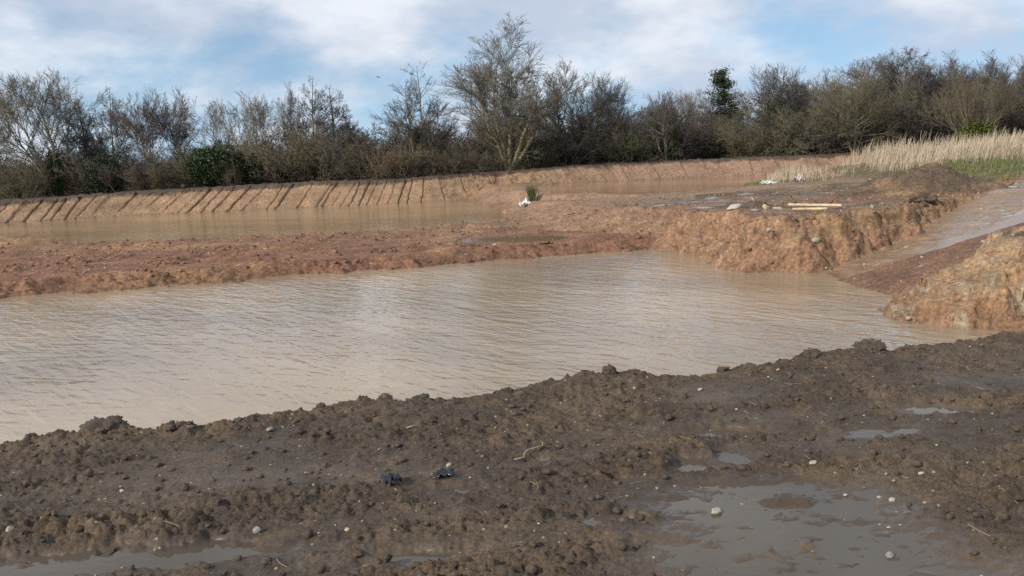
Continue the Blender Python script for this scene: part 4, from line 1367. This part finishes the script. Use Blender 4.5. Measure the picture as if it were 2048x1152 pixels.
def scatter(name, label, xs_, ys_, size, hfun, mat, sink=0.35, flat=(0.45, 0.9), base=ICO2, amp=0.28, kind='stuff', cat='pebbles'):
    VV, FF, nv = [], [], 0
    zs = hfun(xs_, ys_)
    shp = [rock(40 + i, amp, 1.5, base, 3)[0] for i in range(8)]
    for i in range(len(xs_)):
        P = shp[i % 8]
        an = rgp.uniform(0, 6.28)
        c, s = math.cos(an), math.sin(an)
        f = rgp.uniform(*flat)
        Q = P * np.array([1.0, rgp.uniform(0.6, 1.0), f]) * size[i]
        Q = np.stack([Q[:, 0] * c - Q[:, 1] * s, Q[:, 0] * s + Q[:, 1] * c, Q[:, 2]], 1)
        VV.append(Q + np.array([xs_[i], ys_[i], zs[i] + size[i] * f * (1 - 2 * sink)]))
        FF.append(base[1] + nv); nv += len(P)
    return tag(obj(name, np_mesh(name, np.concatenate(VV), tris=np.concatenate(FF)), mat), label, cat, None, kind)


ICO1 = ico(1)
n = 200
y = rgp.uniform(3.1, 6.9, n); x = rgp.uniform(-0.62, 0.64, n) * y
m = sdist(x, y, LIP) > 0.1
x, y = x[m], y[m]
scatter('pebbles', 'tiny pale pebbles scattered over the dark mud', x, y, 0.003 + 0.008 * rgp.random(len(x)) ** 3, fg_height, SP, base=ICO1)
n = 1500
y = rgp.uniform(18, 48, n); x = rgp.uniform(-0.6, 0.64, n) * y
zz_ = mid_height(x, y)
m = (zz_ > -2.4)
x, y = x[m], y[m]
scatter('pebbles', 'pale stones scattered over the red earth and cut faces', x, y, 0.015 + 0.05 * rgp.random(len(x)) ** 3, mid_height, SP, base=ICO1)
for nm, n, rng_y, sz in (('clods', 9000, (17.6, 48), 0.04),):
    y = rgp.uniform(*rng_y, n); x = rgp.uniform(-0.6, 0.64, n) * y
    z_, A_ = mid_height(x, y, True)
    m = (z_ > -2.45) & (fbm(x * 0.5, y * 0.5, 3, s=116) + 0.4 * rgp.random(n) > 0.05) & (A_['smooth'] < 0.4) & (A_['mound'] < 0.1) & (A_['heap'] < 0.1) & ~A_['ramp'] & ~A_['knoll']
    x, y = x[m], y[m]
    VV = scatter('clods', 'loose red earth clods over the berm and slopes', x, y, sz * (0.5 + 2.4 * rgp.random(len(x)) ** 3), mid_height, None, base=ICO1, cat='clods')
    sc_ = np.repeat(np.stack([x, y], 1), len(ICO1[0]), 0)
    t_ = sstep(-0.3, 0.5, fbm(sc_[:, 0] * 0.8, sc_[:, 1] * 0.8, 3, s=300))[:, None]
    add_attr(VV.data, 'soil', np.array([0.17, 0.10, 0.06]) * (1 - t_) + np.array([0.26, 0.16, 0.09]) * t_)
    add_attr(VV.data, 'wet', np.full(len(sc_), 0.1))
    VV.data.materials.append(M['earth'])
n = 1300
y = rgp.uniform(3.0, 7.1, n); x = rgp.uniform(-0.64, 0.66, n) * y
_, dd, cc, pp, _, _ = fg_height(x, y, True)
m = (dd > 0.0) & (cc > 0.45) & (pp < -0.1)
x, y = x[m], y[m]
VV = scatter('clods', 'small crumbs of dark mud over the churned ground', x, y, 0.007 + 0.024 * rgp.random(len(x)) ** 2.2, fg_height, M['mud'], base=ICO2, amp=0.4, cat='clods')
k_ = len(VV.data.vertices)
add_attr(VV.data, 'soil', np.tile([0.100, 0.073, 0.050], (k_, 1)))
add_attr(VV.data, 'wet', np.full(k_, 0.2))


def clod(x, y, size, label, seed, flat=0.75, wide=1.0):
    P, F = rock(seed, 0.42, 1.5, ICO4)
    P = P * (1 + 0.16 * fbm(P[:, 0] * 4 + P[:, 2] * 3, P[:, 1] * 4 - P[:, 2] * 2, 4, 0.62, s=260) + 0.25 * lumps(P[:, 0] + P[:, 2] * .6, P[:, 1] - P[:, 2] * .7, 0.5, 0.08, 0.34, 13, 0.7))[:, None]
    me_ = np_mesh('mud_clod', P, tris=F)
    add_attr(me_, 'soil', np.tile([0.098, 0.072, 0.050], (len(P), 1)))
    add_attr(me_, 'wet', np.full(len(P), 0.3))
    o = obj('mud_clod', me_, M['mud'], loc=(x, y, min(zfg(x, y), zfg(x - size, y + 0.3 * size), zfg(x + size, y + 0.3 * size)) + size * flat * 0.62), rot=(0, 0, seed * 1.3), scale=(size * wide, size * 0.9, size * flat))
    tag(o, label, 'clod', 'mud clods on the lip of the bank')


clod(-2.66, 5.30, 0.125, 'largest dark mud clod on the lip, at the left', 3, 0.62, 1.1)
clod(0.71, 6.20, 0.055, 'upright mud clod alone on the lip, right of centre', 4, 0.9)
clod(-2.20, 5.22, 0.035, 'small clod right of the largest lip clod', 5)
clod(-2.11, 5.24, 0.050, 'rounded clod right of the largest lip clod, bigger of two', 6, 0.8)
clod(-1.80, 5.34, 0.040, 'clod on the lip left of centre, half sunk', 7)
clod(-1.33, 5.62, 0.035, 'small clod on the lip between left and centre', 8)
clod(-0.90, 5.70, 0.045, 'pointed clod at the left of the centre row on the lip', 9)
clod(-0.68, 5.75, 0.060, 'broad low clod in the centre row on the lip', 10, 0.6, 1.5)
clod(-0.26, 5.88, 0.070, 'dark crumbly clod at the right of the centre row on the lip', 11, 0.7, 1.2)
clod(2.35, 6.55, 0.060, 'clod at the left end of the right-hand lip ridge', 12, 0.7)
clod(2.88, 6.70, 0.105, 'large clod on top of the right-hand lip ridge', 13, 0.6, 1.2)
clod(3.18, 6.60, 0.060, 'dark clod at the right end of the lip ridge', 14, 0.6, 1.2)
clod(1.55, 6.15, 0.045, 'clod between the upright clod and the right-hand ridge', 15, 0.7)


# black plastic scraps
def crumple(name, nx_, ny_, w, d, h, seed, freq=3.0, thick=0.004):
    u, v = np.meshgrid(np.linspace(-1, 1, nx_), np.linspace(-1, 1, ny_))
    u, v = u.ravel(), v.ravel()
    f = fbm(u * freq + seed, v * freq, 4, 0.6, s=int(seed) + 270)
    edge_ = np.clip(1.15 - np.maximum(np.abs(u), np.abs(v)), 0, 1)
    X = w * (u * (1 + 0.2 * pn(v * 2 + seed, u * 0 + 1.5, 5)) + 0.15 * f)
    Y_ = d * (v * (1 + 0.2 * pn(u * 2 + seed, v * 0 + 3.5, 6)) + 0.15 * fbm(u * freq, v * freq + seed, 2, s=280))
    Zt = h * (0.3 + 0.9 * np.abs(f) + 0.6 * edge_ * np.exp(-2 * (u * u + v * v)))
    top_ = np.stack([X, Y_, Zt + thick], 1)
    bot_ = np.stack([X, Y_, Zt], 1)
    F1 = grid_faces(ny_, nx_)
    N_ = len(X)
    brd = np.concatenate([np.arange(nx_), np.arange(1, ny_) * nx_ + nx_ - 1, (ny_ - 1) * nx_ + np.arange(nx_ - 2, -1, -1), np.arange(ny_ - 2, 0, -1) * nx_])
    b2 = np.roll(brd, -1)
    side = np.stack([brd, brd + N_, b2 + N_, b2], 1)
    return np_mesh(name, np.concatenate([top_, bot_]), np.concatenate([F1, F1[:, ::-1] + N_, side]), smooth=False)


o = obj('plastic_scrap', crumple('plastic_scrap', 9, 9, 0.045, 0.05, 0.045, 2, 1.6), M['black_plastic'], loc=(-0.66, 4.23, zfg(-0.66, 4.23) - 0.005), rot=(0, 0, 0.5))
tag(o, 'crumpled black plastic scrap standing up from the mud', 'plastic scrap', 'black plastic scraps')
o = obj('plastic_scrap', crumple('plastic_scrap', 10, 8, 0.055, 0.04, 0.03, 5, 2.1), M['black_plastic'], loc=(-0.40, 4.33, max(zfg(-0.40, 4.33), PUD_Z) - 0.003), rot=(0, 0, 0.1))
tag(o, 'flat black plastic scrap right of the standing one', 'plastic scrap', 'black plastic scraps')


def stick(name, p0, p1, r, mat, label, cat, bends=5, seed=0, group=None):
    rr = rs(seed)
    t = np.linspace(0, 1, bends)[:, None]
    P = np.array(p0) * (1 - t) + np.array(p1) * t
    L_ = np.linalg.norm(np.array(p1) - np.array(p0))
    P[1:-1] += rr.normal(size=(bends - 2, 3)) * L_ * 0.05 * np.array([1, 1, 0.4])
    V, q = tubes(P[None], np.linspace(r, r * 0.5, bends)[None], 5)
    return tag(obj(name, np_mesh(name, V, q), mat), label, cat, group)


za_, zb_ = zfg(-0.02, 4.50), zfg(0.14, 4.63)
stick('twig', (-0.02, 4.50, za_ + 0.01), (0.14, 4.63, zb_ + 0.05), 0.005, M['straw'], 'forked pale twig sticking out of the mud near centre', 'twig', 6, 3)
# loose straw
VV, QQ, nv = [], [], 0
n = 70
y = rgp.uniform(3.3, 6.3, n); x = np.where(rgp.random(n) < 0.75, rgp.uniform(0.0, 0.6, n), rgp.uniform(-0.55, 0, n)) * y
zz_ = fg_height(x, y)
m = (zz_ > PUD_Z) & (sdist(x, y, LIP) > 0.1)
x, y, zz_ = x[m], y[m], zz_[m]
ln = rgp.uniform(0.03, 0.13, len(x))
an = rgp.uniform(0, 6.28, len(x))
x1, y1 = x + np.cos(an) * ln, y + np.sin(an) * ln
z1 = fg_height(x1, y1)
xm, ym_ = (x + x1) / 2 + rgp.normal(0, 0.006, len(x)), (y + y1) / 2 + rgp.normal(0, 0.006, len(x))
zm = np.maximum(fg_height(xm, ym_), (zz_ + z1) / 2)
pts = np.stack([np.stack([x, y, zz_ + 0.004], 1), np.stack([xm, ym_, zm + 0.006], 1), np.stack([x1, y1, z1 + 0.005], 1)], 1)
V, q = tubes(pts, np.full(pts.shape[:2], 0.0013), 4)
tag(obj('straw', np_mesh('straw', V, q), M['straw']), 'bits of dead straw strewn on the dark mud', 'straw', None, 'stuff')


# planks, rubble and sheets on the plateau
def plank(x, y, L_, w, th, rz, label, tilt=0.0, lift=0.0, name='plank', mat=None, group='planks on the plateau', g=zmid):
    rr = rs(int(abs(x * 31 + y * 7)))
    nx_ = 14
    V = []
    for k in range(nx_):
        t = k / (nx_ - 1) - 0.5
        b = 0.02 * math.sin(t * 3)
        e = 0.006 * rr.normal(size=4)
        for a_, (sy, sz) in enumerate(((-1, -1), (1, -1), (1, 1), (-1, 1))):
            V.append((t * L_, sy * w / 2 + b + e[a_], sz * th / 2 + 0.3 * e[a_]))
    F = []
    for k in range(nx_ - 1):
        for a_ in range(4):
            F.append((k * 4 + a_, k * 4 + (a_ + 1) % 4, k * 4 + 4 + (a_ + 1) % 4, k * 4 + 4 + a_))
    F += [(3, 2, 1, 0), tuple((nx_ - 1) * 4 + i for i in range(4))]
    me_ = bpy.data.meshes.new(name)
    me_.from_pydata(V, [], F)
    dxp, dyp = math.cos(rz) * L_ / 2.2, math.sin(rz) * L_ / 2.2
    zc = max(g(x, y), (g(x - dxp, y - dyp) + g(x + dxp, y + dyp)) / 2) + th / 2 + 0.02 + lift
    tl = math.atan2(g(x + dxp, y + dyp) - g(x - dxp, y - dyp), L_ / 1.1)
    o_ = obj(name, me_, mat or M['timber'], loc=(x, y, zc), rot=(0, -tl + tilt, rz))
    return tag(o_, label, 'plank', group)


plank(11.1, 31.0, 1.95, 0.11, 0.07, -0.72, 'longer of two pale timber planks lying on the plateau', lift=0.06)
plank(10.55, 29.9, 1.25, 0.11, 0.06, -0.78, 'shorter of two pale timber planks lying on the plateau, in front', lift=0.05)
plank(-2.3, 35.3, 0.75, 0.07, 0.03, 0.1, 'thin pale batten lying on the berm beside the small pool', group=None)
zp = zmid(9.45, 32.6)
plank_o = stick('post', (9.62, 33.0, zmid(9.62, 33.0) - 0.1), (9.38, 33.0, zmid(9.62, 33.0) + 0.42), 0.03, M['timber'], 'pale leaning stake sticking up from the rubble heap', 'stake', 4, 8)


def slab(x, y, a, b, c, rot, label, seed, mat):
    P, F = rock(seed, 0.12, 1.0, ICO3, 9)
    o_ = obj('concrete_slab', np_mesh('concrete_slab', P, tris=F, smooth=False), mat, loc=(x, y, zmid(x, y) + c * 0.6), rot=rot)
    o_.scale = (a, b, c)
    return tag(o_, label, 'rubble', 'rubble pieces on the heap')


slab(8.55, 32.4, 0.33, 0.24, 0.11, (0.15, -0.2, 0.3), 'largest pale concrete lump at the left of the rubble heap', 61, M['concrete'])
slab(9.85, 31.2, 0.22, 0.12, 0.06, (0.1, 0.1, 0.1), 'flat pale concrete piece at the right of the rubble heap', 62, M['concrete'])
slab(9.05, 31.4, 0.24, 0.12, 0.07, (0.2, 0.0, -0.2), 'grey concrete piece at the front of the rubble heap', 63, M['stone_grey'])
slab(9.50, 31.6, 0.18, 0.15, 0.12, (0.3, 0.4, 0.7), 'brown blocky lump in the middle of the rubble heap', 64, M['stone_ochre'])
slab(8.05, 30.9, 0.12, 0.10, 0.10, (0.1, 0.2, 1.7), 'small dark lump left of the rubble heap at the cliff edge', 65, M['stone_grey'])
stone(12.6, 29.6, 0.10, SG, 'grey stone standing on the cliff edge right of the planks', 1.2, 1, 'mid', 0.1, group=None)
stone(9.95, 27.6, 0.17, SP, 'large pale stone at the foot of the cut face by the ramp', 0.6, 2, 'mid', group='pale stones by the water')
stone(-0.64, 34.3, 0.12, SP, 'pale stone on the berm beside the small pool', 0.6, 3, 'mid', group='pale stones by the water')
stone(13.2, 23.6, 0.07, SP, 'white stone near the top of the red ramp slope', 0.7, 4, 'mid', group='pale stones by the water')
stone(11.0, 21.9, 0.07, SP, 'white stone at the foot of the red ramp slope by the knoll', 0.7, 5, 'mid', group='pale stones by the water')
stone(8.6, 28.2, 0.10, SP, 'pale stone stuck low in the cut face', 0.8, 0, 'mid', group='pale stones by the water')
stone(9.05, 19.1, 0.06, SP, 'white stone at the left tip of the knoll', 0.8, 1, 'mid', group='pale stones by the water')
P, F = rock(71, 0.45, 1.6, ICO4)
P = P * (1 + 0.2 * fbm(P[:, 0] * 4 + P[:, 2] * 3, P[:, 1] * 4 - P[:, 2] * 2, 3, 0.6, s=265))[:, None]
me = np_mesh('earth_lump', P, tris=F)
add_attr(me, 'soil', np.tile([0.14, 0.098, 0.068], (len(P), 1)))
add_attr(me, 'wet', np.full(len(P), 0.1))
o = obj('earth_lump', me, M['earth'], loc=(15.0, 31.0, zmid(15.0, 31.0) + 0.1), rot=(0, 0, 0.4), scale=(0.5, 0.35, 0.26))
tag(o, 'dark lump of earth at the right end of the cliff edge', 'clod')
stone(20.2, 34.2, 0.14, SP, 'white stone at the right foot of the spoil mound', 0.5, 3, 'mid', group='pale stones by the water', wide=1.5)
o = obj('plastic_sheet', crumple('plastic_sheet', 24, 18, 0.62, 0.42, 0.22, 7, 1.3, 0.01), M['sheet'], loc=(18.2, 59.8, zmid(18.2, 59.8) - 0.05), rot=(0, 0, 0.3))
tag(o, 'crumpled white plastic sheet at the grass tip, nearer the water', 'plastic sheet', 'white plastic sheets by the back pond')
o = obj('plastic_sheet', crumple('plastic_sheet', 24, 18, 0.80, 0.50, 0.24, 9, 1.2, 0.01), M['sheet'], loc=(19.3, 62.0, zmid(19.3, 62.0) - 0.05), rot=(0, 0, 0.7))
tag(o, 'long white plastic sheet trailing up behind the nearer one', 'plastic sheet', 'white plastic sheets by the back pond')
o = obj('plastic_sheet', crumple('plastic_sheet', 24, 18, 0.55, 0.40, 0.38, 12, 1.0, 0.01), M['sheet'], loc=(20.4, 60.2, zmid(20.4, 60.2) - 0.05), rot=(0, 0, 1.2))
tag(o, 'humped white plastic sheet in the dry grass, rightmost of three', 'plastic sheet', 'white plastic sheets by the back pond')
o = obj('plastic_bag', crumple('plastic_bag', 20, 16, 0.36, 0.28, 0.42, 15, 1.1, 0.01), M['sheet'], loc=(1.05, 56.5, zmid(1.05, 56.5) - 0.05), rot=(0, 0, 0.4))
tag(o, 'small white plastic bag beside the green weed', 'bag')
r = rs(33)
n = 260
me = blades('weed', 1.55 + r.normal(0, 0.10, n), 56.9 + r.normal(0, 0.10, n), np.full(n, zmid(1.55, 56.9) - 0.03), r.uniform(0.4, 1.35, n), 0.03, 0.0, r, 3)
tag(obj('weed', me, M['weed']), 'upright green weed beside the white bag between the ponds', 'weed')

# bird in flight
B = []
th = np.linspace(0, 1, 9)
bp = np.stack([th * 0.34 - 0.17, 0 * th, 0.02 * np.sin(th * PI)], 1)
br = np.array([0.006, 0.03, 0.045, 0.05, 0.046, 0.036, 0.03, 0.026, 0.006])
V, q = tubes(bp[None], br[None], 8)
bird = obj('bird', np_mesh('bird', V, q), M['feather'], loc=(-8.64, 60.0, 6.91), rot=(0.3, -0.35, 0.9), scale=0.5)
tag(bird, 'small black bird flying above the dense dark tree', 'bird')
for s in (-1, 1):
    pr = [(0.08, 0.03, 0.02), (-0.06, 0.03, 0.02), (-0.05, 0.2, 0.11), (0.09, 0.2, 0.12), (0.02, 0.40, 0.12), (-0.07, 0.38, 0.11)]
    Vt = np.array([(a_, s * b_, c_) for a_, b_, c_ in pr] + [(a_, s * b_, c_ - 0.012) for a_, b_, c_ in pr])
    F = [(0, 1, 2, 3), (3, 2, 5, 4), (6, 9, 8, 7), (9, 10, 11, 8), (0, 3, 9, 6), (3, 4, 10, 9), (4, 5, 11, 10), (5, 2, 8, 11), (2, 1, 7, 8)]
    wm = bpy.data.meshes.new('wing')
    wm.from_pydata([tuple(v) for v in Vt], [], F)
    obj('wing', wm, M['feather'], parent=bird)
